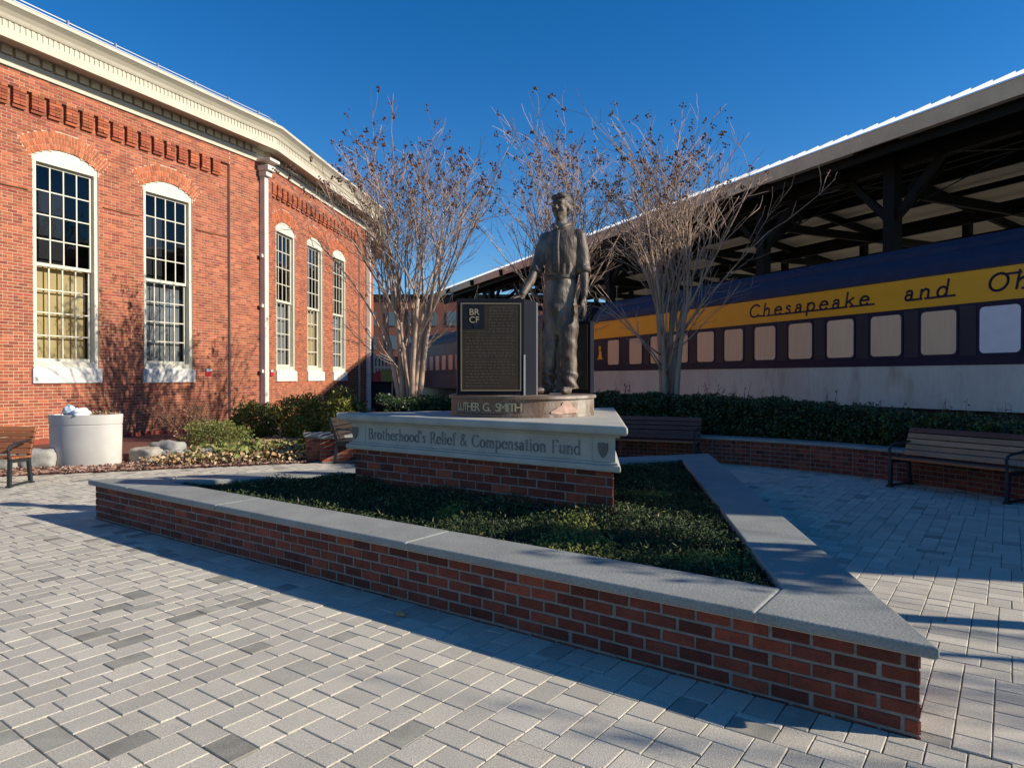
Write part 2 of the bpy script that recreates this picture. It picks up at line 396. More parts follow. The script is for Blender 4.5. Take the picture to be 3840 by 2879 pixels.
def put_bricks(parent, items, mat, mat2, course, L, depth=.05, solo_n=295, joint=.010, dark_p=.1, name='brick', rest='more_bricks', visible=lambda p: in_view(p, 0), force_rest=()):
    """items: (wall, s, z, length, out)"""
    hgt = course-joint
    pts = []
    for it in items:
        w, s, z, ln, out = it; pts.append(w.pt(s, z, out))
    order = sorted([i for i in range(len(items)) if visible(pts[i])], key=lambda i: pts[i].length/ (items[i][3]**.5))
    sol = set(order[:solo_n]); B = [Boxes(), Boxes()]
    for i, (w, s, z, ln, out) in enumerate(items):
        dk = random.random() < dark_p; o_ = out + max(-.003, min(.004, random.gauss(0, .0018))); mt = mat2 if dk else mat
        if i in sol:
            o = bpy.data.objects.new(name, unit_brick(mt, depth, hgt, name)); p = w.pt(s, z, o_)
            o.location = p; yl = -w.n; o.scale = (ln-joint, 1, 1)
            o.rotation_euler = (random.gauss(0,.01), random.gauss(0,.007), math.atan2(-yl.x, yl.y)); link(o, parent)
        else:
            h = Vector((w.d.x, w.d.y, 0))*((ln-joint)/2); nn = Vector((w.n.x,w.n.y,0))
            B[dk].add(w.pt(s, z, o_-depth/2), h, nn*(depth/2), (0,0,hgt/2))
    for k, b in enumerate(B):
        if b.d:
            o = b.build(rest, mat2 if k else mat, parent); o['kind'] = 'stuff'
    return len(sol)

# ------------------------------------------------------------------ planter
planter = thing('brick_planter', (CEN.x,CEN.y,0), 'large triangular red brick planter with grey stone coping round the monument', 'planter')
H0, HC = .402, .06                                             # brick height, coping thickness
def tri_ring(mb, outer, inner, z0, z1):
    n = len(outer)
    v = [(p.x,p.y,z) for z in (z0,z1) for q in (outer,inner) for p in q]
    f = []
    for i in range(n):
        j = (i+1)%n
        f += [(i,j,2*n+j,2*n+i), (n+j,n+i,3*n+i,3*n+j), (2*n+i,2*n+j,3*n+j,3*n+i)]
    mb.add(v, f)
mb = MB(); tri_ring(mb, inset(TRI,.006), inset(TRI,.42), -.05, H0+.004); mb.build('mortar_wall', m_mortar, planter)
CO = .0775
def tri_items(tri, z0, n_course, L, course, sides=(0,1,2), out=0):
    it = []
    for i in sides:
        p, q = tri[i], tri[(i+1)%3]; d = (q-p).normalized(); n = Vector((d.y,-d.x)); ln = (q-p).length
        w = Wall(p, d, n)
        for k in range(n_course):
            z = z0 + (k+.5)*course; ph = (.5*L if k%2 else 0)
            for s, l in brick_row(.0, ln-.0, L, ph): it.append((w, s+random.gauss(0,.0025), z+random.gauss(0,.0012), l-abs(random.gauss(0,.004)), out))
    return it
front = tri_items(TRI, H0-6*CO, 6, .205, CO, sides=(2,))
others = tri_items(TRI, H0-6*CO, 6, .205, CO, sides=(0,1))
put_bricks(planter, front, m_brick, m_brick, CO, .205, depth=.016, solo_n=290, joint=.015)
put_bricks(planter, others, m_brick, m_brick, CO, .205, depth=.016, solo_n=0, joint=.015)
# coping stones: a stone at each corner, long stones between
oc = inset(TRI, -.05); ic = inset(TRI, .46)
stones = []
nrm = []
for i in range(3):
    d = (TRI[(i+1)%3]-TRI[i]).normalized(); nrm.append((d, Vector((d.y,-d.x))))
def foot(p, i):                                                # foot of p on outer edge of side i
    d = nrm[i][0]; a = oc[i]; return a + d*((p-a).dot(d))
for i in range(3):
    stones.append([oc[i], foot(ic[i], i), ic[i], foot(ic[i], i-1)])
    a_o, b_o, a_i, b_i = foot(ic[i], i), foot(ic[(i+1)%3], i), ic[i], ic[(i+1)%3]
    cuts = [0,.34,.68,1] if i != 2 else [0,.26,.63,1]
    for t0, t1 in zip(cuts, cuts[1:]):
        stones.append([a_o.lerp(b_o,t0), a_o.lerp(b_o,t1), a_i.lerp(b_i,t1), a_i.lerp(b_i,t0)])
for st in stones:
    c = sum(st, Vector((0,0)))/4
    st2 = inset(st if side(st[2], st[0], st[1]) > 0 else st[::-1], .002)
    m_ = MB(); m_.prism(st2, H0+.004, H0+.004+HC); m_.build('coping_stone', m_coping, planter, bevel=.016, seg=3)
# joint mortar slightly below the stones
mb = MB(); tri_ring(mb, inset(oc,.012), inset(ic,-.012), H0+.002, H0+HC-.006); mb.build('coping_joint', m_hmortar, planter)
# soil mound
def soil_h(p):
    d = min(abs(side(p, ic[i], ic[(i+1)%3]))/(ic[(i+1)%3]-ic[i]).length for i in range(3))
    return .385 + .12*min(1, d/.9) + .05*mnoise.noise(Vector((p[0]*1.3,p[1]*1.3,0)))
sv = []; sf = []
NS = 40
idx = {}
for i in range(NS+1):
    for j in range(NS+1-i):
        p = ic[0]*(1-(i+j)/NS) + ic[1]*(i/NS) + ic[2]*(j/NS); idx[i,j] = len(sv); sv.append((p.x,p.y,soil_h(p)-.03))
for i in range(NS):
    for j in range(NS-i):
        sf.append((idx[i,j],idx[i+1,j],idx[i,j+1]))
        if j < NS-i-1: sf.append((idx[i+1,j],idx[i+1,j+1],idx[i,j+1]))
mesh_obj('soil', sv, sf, m_soil, planter, True)

# ------------------------------------------------------------------ leaves
def leaf_mesh(name, P, size, mat, parent=None, aspect=.55, up=0.0, squash=1.0, seed=0, three=False):
    """one pointed leaf (4 corners, kinked) per point"""
    r = np.random.default_rng(seed+11); P = np.asarray(P); n = len(P)
    d = r.normal(size=(n,3)); d[:,2] = d[:,2]*squash + up; d /= np.linalg.norm(d, axis=1)[:,None]
    e = r.normal(size=(n,3)); e -= d*(d*e).sum(1)[:,None]; e /= np.linalg.norm(e, axis=1)[:,None]
    s = size*(.6+.8*r.random(n))[:,None]; w = s*aspect*.5
    V = np.stack([P-d*s*.5, P+e*w, P+d*s*.5, P-e*w], 1).reshape(-1,3)
    F = np.arange(n*4).reshape(n,4)
    return np_mesh(name, V, F, mat, parent)
def cloud_on_planter(n):
    pts = []; qo = inset(QTRI, -.01)
    while len(pts) < n:
        a, b = random.random(), random.random()
        if a+b > 1: a, b = 1-a, 1-b
        p = ic[0]*(1-a-b) + ic[1]*a + ic[2]*b
        if inside(p, qo): continue
        if p.y > 9.6 and random.random() < .5: continue
        lump = .5+.5*mnoise.noise(Vector((p.x*2.3+5,p.y*2.3,1.)))
        near = max(0, 1-abs(side(p, QL, QN))/(QN-QL).length/.5)
        pts.append((p.x, p.y, soil_h(p)-.02 + random.random()**1.5*(.03+.07*lump+.09*near*lump)))
    return pts
pts = np.array(cloud_on_planter(115000))
yl = np.array([mnoise.noise(Vector((p[0]*1.1+2,p[1]*1.1,4.))) > .30 or random.random() < .04 for p in pts])
o = leaf_mesh('ground_cover', pts[~yl], .030, m_cover, None, .42, up=.3, seed=1)
tag(o, 'dark green low ground cover filling the triangular planter', 'ground cover', kind='stuff')
sb = np.array([p for p in pts[::70]]); sb[:,2] += .015
o = leaf_mesh('dry_blades', sb, .06, m_straw, None, .13, up=.9, seed=3); tag(o, 'thin straw coloured blades standing among the ground cover', 'dry grass', kind='stuff')
o = leaf_mesh('yellowed_ground_cover', pts[yl], .030, m_cover2, None, .42, up=.3, seed=2)
tag(o, 'yellow green patches among the dark ground cover in the planter', 'ground cover', kind='stuff')

# ------------------------------------------------------------------ stone plinth
plinth = thing('stone_plinth', (.11,7.5,.4), 'triangular brick and limestone plinth with engraved frieze carrying the bronze statue', 'plinth')
Z1, Z2, Z3, Z4 = .93, .96, 1.215, 1.30
mb = MB(); mb.prism(inset(QTRI,.006), .3, Z1); mb.build('mortar_core', m_mortar, plinth)
CQ = .0815
put_bricks(plinth, tri_items(QTRI, Z1-7*CQ, 7, .205, CQ, sides=(2,)), m_brick, m_brick, CQ, .205, depth=.016, solo_n=140, joint=.012)
put_bricks(plinth, tri_items(QTRI, Z1-7*CQ, 7, .205, CQ, sides=(0,1)), m_brick, m_brick, CQ, .205, depth=.016, solo_n=0, joint=.012)
mb = MB(); mb.prism(inset(QTRI,-.055), Z1-.028, Z1+.028); mb.build('base_moulding', m_lime, plinth, bevel=.014, seg=3)
mb = MB(); mb.prism(inset(QTRI,-.035), Z1+.026, Z1+.05); mb.build('base_fillet', m_lime, plinth, bevel=.01, seg=2)
mb = MB(); mb.prism(inset(QTRI,-.012), Z1+.03, Z3+.005); mb.build('frieze', m_lime, plinth)
mb = MB(); mb.prism(inset(QTRI,-.05), Z3-.022, Z3+.002); mb.build('bed_moulding', m_lime, plinth, bevel=.01)
# cap in slabs
cap = inset(QTRI, -.11)
mb = MB(); mb.prism(cap, Z3, Z4); mb.build('cap_slab', m_lime, plinth, bevel=.03, seg=4)
fw = Wall(QL, (QN-QL), Vector((-(PL-PN).normalized().y, (PL-PN).normalized().x)))
if fw.n.y > 0: fw.n = -fw.n
FLEN = (QN-QL).length
def face_matrix(w, s, z, out):
    p = w.pt(s, z, out); x = Vector((w.d.x,w.d.y,0)); y = Vector((0,0,1)); n = Vector((w.n.x,w.n.y,0))
    return Matrix(((x.x,y.x,n.x,p.x),(x.y,y.y,n.y,p.y),(x.z,y.z,n.z,p.z),(0,0,0,1)))
# -------- stroke lettering
def arc(cx, cy, rx, ry, a0, a1, n=14): return [(cx+rx*math.cos(R(a0+(a1-a0)*i/n)), cy+ry*math.sin(R(a0+(a1-a0)*i/n))) for i in range(n+1)]
def glyphs():
    G = {}
    G['B'] = (.74, [[(.15,0),(.15,1)], [(.15,1)]+arc(.3,.76,.26,.24,90,-90)+[(.15,.52)], [(.3,.52)]+arc(.33,.26,.3,.26,90,-90)+[(.15,0)]])
    G['r'] = (.46, [[(.12,0),(.12,.62)], [(.12,.42),(.2,.55),(.31,.62),(.4,.57)]])
    G['o'] = (.64, [arc(.32,.31,.25,.31,0,360,20)])
    G['t'] = (.40, [[(.18,.84),(.18,.1),(.24,.01),(.37,.05)], [(.03,.62),(.36,.62)]])
    G['h'] = (.64, [[(.12,0),(.12,1.06)], [(.12,.40),(.2,.54),(.33,.62),(.46,.54),(.49,.40),(.49,0)]])
    G['e'] = (.58, [[(.08,.35),(.53,.35)]+arc(.31,.31,.235,.31,8,322,18)])
    G['d'] = (.64, [arc(.29,.31,.22,.31,0,360,18), [(.51,0),(.51,1.06)]])
    G["'"] = (.22, [[(.11,1.04),(.09,.8)]])
    G['s'] = (.46, [[(.36,.50),(.25,.61),(.13,.58),(.1,.46),(.22,.34),(.35,.25),(.37,.1),(.24,0),(.08,.09)]])
    G['R'] = (.76, [[(.15,0),(.15,1)], [(.15,1)]+arc(.32,.75,.26,.25,90,-90)+[(.15,.5)], [(.34,.5),(.72,0)]])
    G['l'] = (.28, [[(.13,0),(.13,1.06)]])
    G['i'] = (.28, [[(.13,0),(.13,.62)], [(.13,.82),(.13,.92)]])
    G['f'] = (.38, [[(.42,.97),(.33,1.06),(.21,.99),(.17,.82),(.17,0)], [(.02,.62),(.36,.62)]])
    G['&'] = (.84, [[(.74,0),(.2,.72),(.22,.92),(.36,1.),(.5,.9),(.47,.72),(.16,.4),(.1,.16),(.24,0),(.45,.05),(.66,.42)]])
    G['C'] = (.84, [arc(.46,.5,.39,.5,42,318,20)])
    G['m'] = (.96, [[(.12,0),(.12,.62)], [(.12,.40),(.2,.55),(.31,.62),(.43,.54),(.45,.4),(.45,0)], [(.45,.40),(.53,.55),(.64,.62),(.77,.54),(.79,.4),(.79,0)]])
    G['p'] = (.64, [[(.12,-.32),(.12,.62)], arc(.34,.31,.22,.31,0,360,18)])
    G['n'] = (.64, [[(.12,0),(.12,.62)], [(.12,.40),(.2,.54),(.33,.62),(.46,.54),(.49,.40),(.49,0)]])
    G['a'] = (.54, [[(.1,.5),(.22,.62),(.36,.58),(.41,.44),(.41,.06),(.48,0)], arc(.25,.18,.16,.18,0,360,14)])
    G['u'] = (.64, [[(.12,.62),(.12,.16),(.2,.03),(.34,.04),(.49,.2)], [(.49,.62),(.49,0)]])
    G['F'] = (.66, [[(.15,0),(.15,1)], [(.15,1),(.6,1),(.6,.86)], [(.15,.53),(.48,.53)]])
    G['O'] = (.95, [arc(.47,.5,.40,.5,0,360,24)])
    G['k'] = (.62, [[(.12,0),(.12,1.06)], [(.5,.62),(.14,.28)], [(.27,.38),(.56,0)]])
    G[' '] = (.42, [])
    return G
GL = glyphs()
def ribbon(mb, pts, wfun, z=0., th=.002):
    P = [Vector(p) for p in pts]
    for a, b in zip(P, P[1:]):
        d = b-a; ln = d.length
        if ln < 1e-6: continue
        d /= ln; w = wfun(d)/2; n = Vector((-d.y,d.x))*w; e = d*w*.6
        q = [a-e-n, b+e-n, b+e+n, a-e+n]
        mb.add([(p.x,p.y,z) for p in q]+[(p.x,p.y,z+th) for p in q], [(0,3,2,1),(4,5,6,7),(0,1,5,4),(1,2,6,5),(2,3,7,6),(3,0,4,7)])
def layout(text, track=.0):
    x = 0; out = []
    for ch in text:
        adv, st = GL[ch]; out.append((ch, x, st, adv)); x += adv+track
    return out, x
def serif_text(text, width, height):
    L_, tot = layout(text, .05); sx = width/tot; mb = MB(); zz = 0
    for ch, x0, st, adv in L_:
        for k, s in enumerate(st):
            p = [((x0+x)*sx, y*height) for x, y in s]; zz = (zz+1)%7
            ribbon(mb, p, lambda d: height*(.055+.085*abs(d.y)), z=.0004*zz)
            if ch not in "oes&Ca'" :
                for e, nb in ((0,1),(-1,-2)):
                    if abs(s[e][0]-s[nb][0]) < 1e-3 and abs(s[e][1]-s[nb][1]) > .2 and s[e][1] not in (.4,.42,.53):
                        ribbon(mb, [(p[e][0]-.1*height,p[e][1]),(p[e][0]+.1*height,p[e][1])], lambda d: height*.05, z=.0003)
    return mb
def u_to_s(w, u):                                               # photo column (2211 wide) -> distance along a wall
    k = (u-1105.5)/1480.; P, d = w.P, w.d
    return (k*P.y - P.x)/(d.x - k*d.y)
s0, s1 = u_to_s(fw, 797), u_to_s(fw, 1257)
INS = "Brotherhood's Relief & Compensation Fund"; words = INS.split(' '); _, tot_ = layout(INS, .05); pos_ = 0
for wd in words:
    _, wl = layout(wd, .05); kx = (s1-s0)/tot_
    o = serif_text(wd, wl*kx, .112).build('inscription_word', m_letter_shade, plinth); o.matrix_basis = face_matrix(fw, s0+pos_*kx, 1.028, .0135)
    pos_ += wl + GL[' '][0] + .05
SH = [(-.5,.55),(-.2,.5),(0,.58),(.2,.5),(.5,.55),(.52,.1),(.4,-.25),(.2,-.5),(0,-.66),(-.2,-.5),(-.4,-.25),(-.52,.1)]
for u in (769, 1304):
    mb = MB(); s = u_to_s(fw, u); k = .085
    mb.prism([(x*k*1.05, y*k*1.25) for x, y in SH], 0, .012)
    o = mb.build('shield_emblem', m_shield, plinth); o.matrix_basis = face_matrix(fw, s, 1.085, .0125)
for u in (790, 1279):
    mb = MB(); mb.box((0,0,0),(.005,.125,.004)); o = mb.build('panel_strip', m_lime, plinth); o.matrix_basis = face_matrix(fw, u_to_s(fw,u), 1.09, .0125)

# ------------------------------------------------------------------ bronze drum with lettering
DC = Vector((.115, 7.52)); DR = .79; DZ0, DZ1 = Z4+.001, 1.515
drum = thing('bronze_drum', (DC.x,DC.y,DZ0), 'low round weathered bronze drum with raised letters under the statue', 'statue base')
mb = MB(); mb.rings([(DC.x,DC.y,z,r,r) for z, r in ((DZ0,DR),(DZ0+.03,DR),(DZ0+.04,DR-.012),(DZ1-.035,DR-.012),(DZ1-.03,DR+.012),(DZ1-.004,DR+.012),(DZ1,DR+.006))], 96)
mb.build('drum_side', m_drum, drum)
def text_mesh(txt, size, ext=.004, name='lettering', bold=0.0, align='CENTER'):
    cu = bpy.data.curves.new(name, 'FONT'); cu.body = txt; cu.size = size; cu.extrude = ext; cu.align_x = align; cu.offset = bold
    o = bpy.data.objects.new(name+'_tmp', cu); COL.objects.link(o)
    me = ev_mesh(o, name); bpy.data.objects.remove(o); bpy.data.curves.remove(cu); return me
txt = "LUTHER G. SMITH"
chars = []; x_ = 0
for ch in txt:
    if ch == ' ': x_ += .07; continue
    me = text_mesh(ch, .118, .005, 'letter', .001, 'LEFT'); me.materials.append(m_letter)
    xs = [v.co.x for v in me.vertices]; w_ = max(xs)-min(xs); chars.append((me, x_-min(xs), x_+w_/2)); x_ += w_+.030
for me, dx, xc in chars:
    a = R(-90-58) + R(57)*xc/x_; r = DR-.012; mid = xc-dx if False else None
    cx = sum(v.co.x for v in me.vertices)/len(me.vertices); lo = min(v.co.x for v in me.vertices); hi = max(v.co.x for v in me.vertices)
    for v in me.vertices: v.co.x -= (lo+hi)/2
    o = bpy.data.objects.new('letter', me)
    n = Vector((math.cos(a), math.sin(a), 0)); x = Vector((-math.sin(a), math.cos(a), 0)); p = Vector((DC.x,DC.y,0)) + n*(r+.004)
    o.matrix_basis = Matrix(((x.x,0,n.x,p.x),(x.y,0,n.y,p.y),(0,1,0,DZ0+.064),(0,0,0,1))); link(o, drum)
# raised patch on the right of the drum
out_ = [(20,.035),(27,.03),(34,.035),(44,.04),(46,.055),(43,.075),(40,.095),(38,.13),(35,.155),(33,.165),(30,.15),(29,.12),(26,.10),(24,.08),(20.5,.06)]
mb = MB(); vs = []
for dr in (-.014, .0):
    for a, z in out_: a = R(-90+a); vs.append((DC.x+math.cos(a)*(DR+dr), DC.y+math.sin(a)*(DR+dr), DZ0+z+.004))
n = len(out_); mb.add(vs, [tuple(range(n,2*n))]+[(i,(i+1)%n,n+(i+1)%n,n+i) for i in range(n)])
mb.build('relief', M('relief_patina', (.42,.27,.21), .7, nscale=18, namt=.3), drum)

# ------------------------------------------------------------------ plaque stands
def plaque_stand(name, quad, z0, z1, label, face=(0,1), head=True):
    """quad: plan corners counter-clockwise, front face from quad[0] to quad[1]"""
    c = sum(quad, Vector((0,0)))/4
    t = thing(name, (c.x,c.y,z0), label, 'plaque stand', 'plaque stands beside the statue')
    mb = MB(); mb.prism(quad, z0, z1); mb.build('granite_block', m_granite, t, bevel=.006)
    p, q = quad[0], quad[1]; d = (q-p).normalized(); n = Vector((d.y,-d.x)); w = Wall(p, d, n); L = (q-p).length
    def put(mbx, nm, mt, par, out=0.): o = mbx.build(nm, mt, par); o.matrix_basis = face_matrix(w, 0, z0, out); return o
    m1 = .035; mb = MB(); mb.box((L/2,(z1-z0)/2,.006),(L/2-m1,(z1-z0)/2-m1-.01,.006)); pl = put(mb, 'plaque', m_plaque, t, .001)
    mb = MB(); H = z1-z0
    for c_, h_ in (((L/2,H-m1-.016,.011),(L/2-m1,.006,.006)),((L/2,m1+.016,.011),(L/2-m1,.006,.006)),((m1+.006,H/2,.011),(.006,H/2-m1-.022,.006)),((L-m1-.006,H/2,.011),(.006,H/2-m1-.022,.006))): mb.box(c_, h_)
    def sub(mbx, nm, mt): o = mbx.build(nm, mt); o.parent = pl; return o
    sub(mb, 'plaque_border', m_gold if head else m_plaque)
    mb = MB(); rows = 27; x0, x1 = m1+.05, L-m1-.05
    for r in range(rows):
        y = H-m1-.06-r*(H-2*m1-.12)/(rows-1); xs = x0 + (.24 if r < 8 else 0) ; x = xs
        if r in (9, 17): continue
        xe = x1 if r < rows-4 else x0 + (x1-x0)*.75
        while x < xe:
            wl = random.uniform(.014,.05); 
            if x+wl > xe: break
            k = x
            while k < x+wl-.004:
                hh = random.uniform(.004,.0075); mb.box((k+.003, y+random.uniform(-.001,.001), .0135), (.0022,hh,.0015)); k += .0075
            x += wl+.012
    sub(mb, 'text_rows', m_text)
    if head:
        mb = MB(); mb.box((m1+.14,H-m1-.15,.0135),(.105,.125,.003)); sub(mb, 'emblem_panel', m_granite)
        for ln, yy in (('BR',-.115),('CF',-.195)):
            me = text_mesh(ln, .092, .003, 'emblem_letters', .0); me.materials.append(m_letter)
            o = bpy.data.objects.new('emblem_letters', me); COL.objects.link(o); o.parent = pl; o.location = (m1+.14, H-m1+yy-.02, .018)
        mb = MB(); mb.prism([(-.02,.02),(.02,.02),(.004,-.03)],0,.003); o = sub(mb, 'emblem_point', m_navy); o.location = (m1+.145, H-m1-.245, .0165)
    if head:                                                    # sun on the right-hand chamfers, painted as pale strips
        for cx, zt in ((quad[1], z0+(z1-z0)*.42), (quad[2], z1-.004)):
            mb = MB(); mb.prism([cx+Vector((-.008,-.009)), cx+Vector((.010,-.009)), cx+Vector((.010,.008)), cx+Vector((-.008,.008))], z0, zt); mb.build('sunlit_arris', m_sunlit_edge, t)
    return t
pf = Vector((-.566, 7.10))
plaque_stand('plaque_stand', [pf, Vector((.130,7.12)), Vector((.268,7.42)), Vector((-.60,7.40))], DZ1, 2.515, 'dark granite stand with a bronze text plaque under the hand of the statue')
plaque_stand('plaque_stand', [Vector((.66,8.10)), Vector((.915,7.98)), Vector((.97,8.10)), Vector((.75,8.25))], DZ1, 2.36, 'narrow dark granite stand half hidden behind the right leg of the statue', head=False)

# ------------------------------------------------------------------ statue
def statue():
    S = Vector((.56, 7.6, DZ1))
    st = thing('bronze_statue', S, 'bronze statue of a standing man in shirt sleeves, one hand on a plaque', 'statue')
    b = MB(); V = Vector
    YA = R(-22); ROT = Matrix.Rotation(YA,3,'Z'); INV = ROT.inverted()
    def rp(pts): return [INV @ V(p) for p in pts]             # points given unturned, stored so that the turn puts them back
    # trunk
    b.rings([(-.03,0,.66,.13,.11),(-.03,.0,.78,.185,.14),(-.03,.0,.96,.188,.15),(-.025,0,1.16,.178,.14),(-.02,0,1.28,.160,.13),(-.015,-.005,1.33,.178,.145),(-.01,-.01,1.45,.190,.152),(-.005,-.01,1.60,.200,.158),(0,0,1.71,.205,.145),(0,.005,1.785,.165,.12),(0,.01,1.84,.10,.09),(0,.0,1.88,.078,.082)], 22)
    for sx in (-1,1): b.ell((sx*.185,.005,1.735),(.08,.08,.078))
    # arms: hanging one on the viewer's right, the other reaching down to the plaque
    b.tube([(.195,0,1.755),(.222,.015,1.60),(.238,.02,1.43),(.243,.01,1.36)], [.074,.071,.066,.070], 12)
    b.tube([(.243,.01,1.40),(.258,-.02,1.22),(.268,-.055,1.06)], [.050,.049,.035], 10)
    b.tube([(-.195,0,1.755)]+rp([(-.232,-.01,1.60),(-.275,-.05,1.43),(-.292,-.065,1.36)]), [.074,.072,.068,.072], 12)
    b.tube(rp([(-.288,-.06,1.40),(-.365,-.14,1.22),(-.45,-.235,1.065)]), [.053,.050,.035], 10)
    # hands
    b.ell((.270,-.068,1.0),(.027,.043,.062))
    for k, (dy, L) in enumerate(((-.038,.125),(-.014,.14),(.010,.132),(.032,.105))):
        y = -.068+dy
        b.tube([(.270,y,.97),(.275,y-.004,.92),(.271,y-.006,.97-L*.75),(.259,y-.004,.97-L)], [.0165,.0155,.014,.012], 7)
    b.tube([(.260,-.098,1.02),(.250,-.125,.975),(.250,-.128,.93)], [.018,.016,.013], 7)
    hz = 2.515-DZ1; HD = V((-.80,-.60,0)); HS = V((-.60,.80,0)); h0 = V((-.475,-.262,hz+.036))
    b.ell(INV @ h0,(.062,.044,.026), INV @ Matrix(((HD.x,HS.x,0),(HD.y,HS.y,0),(0,0,1))))
    for k in range(4):
        q = h0 + HS*(.038-.0255*k); L = (.075,.095,.10,.085)[k]
        b.tube(rp([q+HD*.035,q+HD*(.035+L*.55)+V((0,0,-.004)),q+HD*(.035+L)+V((0,0,-.022))]), [.0165,.015,.012], 7)
    q = h0 - HS*.04; b.tube(rp([q-HD*.02,q-HS*.03+HD*.02+V((0,0,-.01)),q-HS*.035+HD*.055+V((0,0,-.022))]), [.017,.015,.012], 7)
    # legs: baggy trousers
    b.tube([(-.115,0,.98),(-.135,-.01,.75),(-.155,-.03,.52),(-.165,-.01,.30),(-.168,.0,.10),(-.170,-.005,.055)], [.108,.104,.092,.088,.090,.095], 16)
    b.tube([(.05,0,.98),(.062,-.01,.75),(.072,-.035,.52),(.080,-.02,.30),(.086,-.01,.10),(.088,-.012,.055)], [.115,.112,.100,.096,.098,.103], 16)
    # shoes
    b.ell((-.19,-.10,.04),(.052,.145,.048), Matrix.Rotation(R(-22),3,'Z')); b.ell((.08,-.12,.04),(.054,.145,.048), Matrix.Rotation(R(4),3,'Z'))
    # neck and head, turned to the viewer's left
    b.tube([(0,.01,1.80),(-.01,0,1.90),(-.015,-.01,1.97)], [.082,.066,.066], 12)
    HC_ = V((-.012,-.012,2.055)); Y = Matrix.Rotation(R(-10),3,'Z')
    def hp(x, y, z): return HC_ + Y @ V((x,y,z))
    b.ell(hp(0,.012,.045),(.098,.120,.118), Y); b.ell(hp(0,-.028,-.045),(.078,.082,.102), Y)
    b.ell(hp(0,-.068,-.115),(.044,.036,.032), Y)                                    # chin
    b.tube([hp(0,-.106,.03),hp(0,-.128,-.012),hp(0,-.136,-.032)], [.011,.017,.02], 8)  # nose
    b.ell(hp(0,-.1,.045),(.075,.022,.016), Y)                                        # brow
    b.ell(hp(0,-.104,-.075),(.03,.014,.009), Y); b.ell(hp(0,-.101,-.09),(.026,.014,.009), Y)  # lips
    for sx in (-1,1):
        b.ell(hp(sx*.098,.012,-.01),(.013,.026,.038), Y); b.ell(hp(sx*.052,-.078,-.03),(.028,.024,.028), Y)
        b.ell(hp(sx*.036,-.098,.018),(.016,.010,.009), Y)
    o = b.build('raw', m_bronze)
    md = o.modifiers.new('r', 'REMESH'); md.mode = 'VOXEL'; md.voxel_size = .0095; md.use_smooth_shade = True
    sm = o.modifiers.new('s', 'SMOOTH'); sm.factor = .5; sm.iterations = 4
    me = ev_mesh(o, 'body'); bpy.data.objects.remove(o)
    me.name = 'body'; n = len(me.vertices); co = np.empty(n*3, np.float32); no = np.empty(n*3, np.float32)
    me.vertices.foreach_get('co', co); me.vertices.foreach_get('normal', no); co = co.reshape(-1,3); no = no.reshape(-1,3)
    dsp = np.zeros(n, np.float32)
    for i in range(n):
        x, y, z = co[i]
        if z > 1.88 or (abs(x) > .205 and z < 1.36): continue
        q = Vector((float(x),float(y),float(z)))
        if z < 1.29:
            f = 1.0 if z > .07 else 0.
            dsp[i] = f*(.016*mnoise.noise(Vector((q.x*7,q.y*7,q.z*2.2))) + .010*mnoise.noise(Vector((q.x*9+q.z*8,q.y*9,q.z*13))) + (.010*math.sin(q.z*48+q.x*22+q.y*14) if z < .24 else .004*math.sin(q.z*30+q.x*30)))
        else:
            dsp[i] = .009*mnoise.noise(Vector((q.x*8+q.z*5,q.y*8,q.z*6))) + .004*mnoise.noise(Vector((q.x*18,q.y*18,q.z*10+q.x*20)))
            if z < 1.42: dsp[i] += .006*math.sin(q.x*70+q.y*60)
    co = co + no*dsp[:,None]
    me.vertices.foreach_set('co', co.ravel()); me.materials.clear(); me.materials.append(m_bronze)
    me.polygons.foreach_set('use_smooth', [True]*len(me.polygons)); me.update()
    body = bpy.data.objects.new('body', me); body.location = S; body.rotation_euler = (0,0,YA); link(body, st)
    def part(mbx, nm, mt, smooth=True):
        o = mbx.build(nm, mt, st, smooth); o.location = S; o.rotation_euler = (0,0,YA); return o
    h = MB()
    h.ell(hp(0,.028,.075),(.106,.122,.098), Y, 20, 12); h.ell(hp(0,.06,.01),(.098,.078,.105), Y); h.ell(hp(.03,-.06,.118),(.062,.052,.038), Y); h.ell(hp(-.045,-.045,.11),(.05,.05,.04), Y)
    oh = part(h, 'hair', m_hairb)
    bl = MB(); bl.rings([(-.02,0,z,rx,ry) for z, rx, ry in ((1.265,.168,.138),(1.27,.174,.144),(1.30,.174,.144),(1.305,.168,.138))], 28); part(bl, 'belt', m_hairb)
    c = MB()
    c.tube([(.07,.055,1.875),(.085,-.02,1.865),(.05,-.085,1.835),(.0,-.11,1.80)], [.022,.026,.026,.02], 8); c.tube([(-.09,.05,1.88),(-.10,-.03,1.865),(-.06,-.085,1.835),(-.015,-.11,1.80)], [.022,.026,.026,.02], 8)
    part(c, 'collar', m_bronze)
    tie = MB(); tie.tube([(-.01,-.118,1.79),(-.015,-.155,1.72),(-.02,-.178,1.6),(-.02,-.182,1.45),(-.02,-.176,1.33)], [(.022,.014),(.03,.014),(.038,.014),(.045,.013),(.04,.012)], 8)
    part(tie, 'necktie', m_hairb)
    for sx, p in ((1,V((.244,.008,1.365))),(-1,INV @ V((-.293,-.067,1.355)))):
        cf = MB(); d = Vector((.02,-.05,-.26)) if sx > 0 else INV @ Vector((-.08,-.09,-.16)); d.normalize(); p = Vector(p)
        cf.tube([p-d*.03,p-d*.02,p+d*.03,p+d*.04],[.068,.076,.076,.062],14); part(cf, 'rolled_cuff', m_bronze)
    return st
statue()
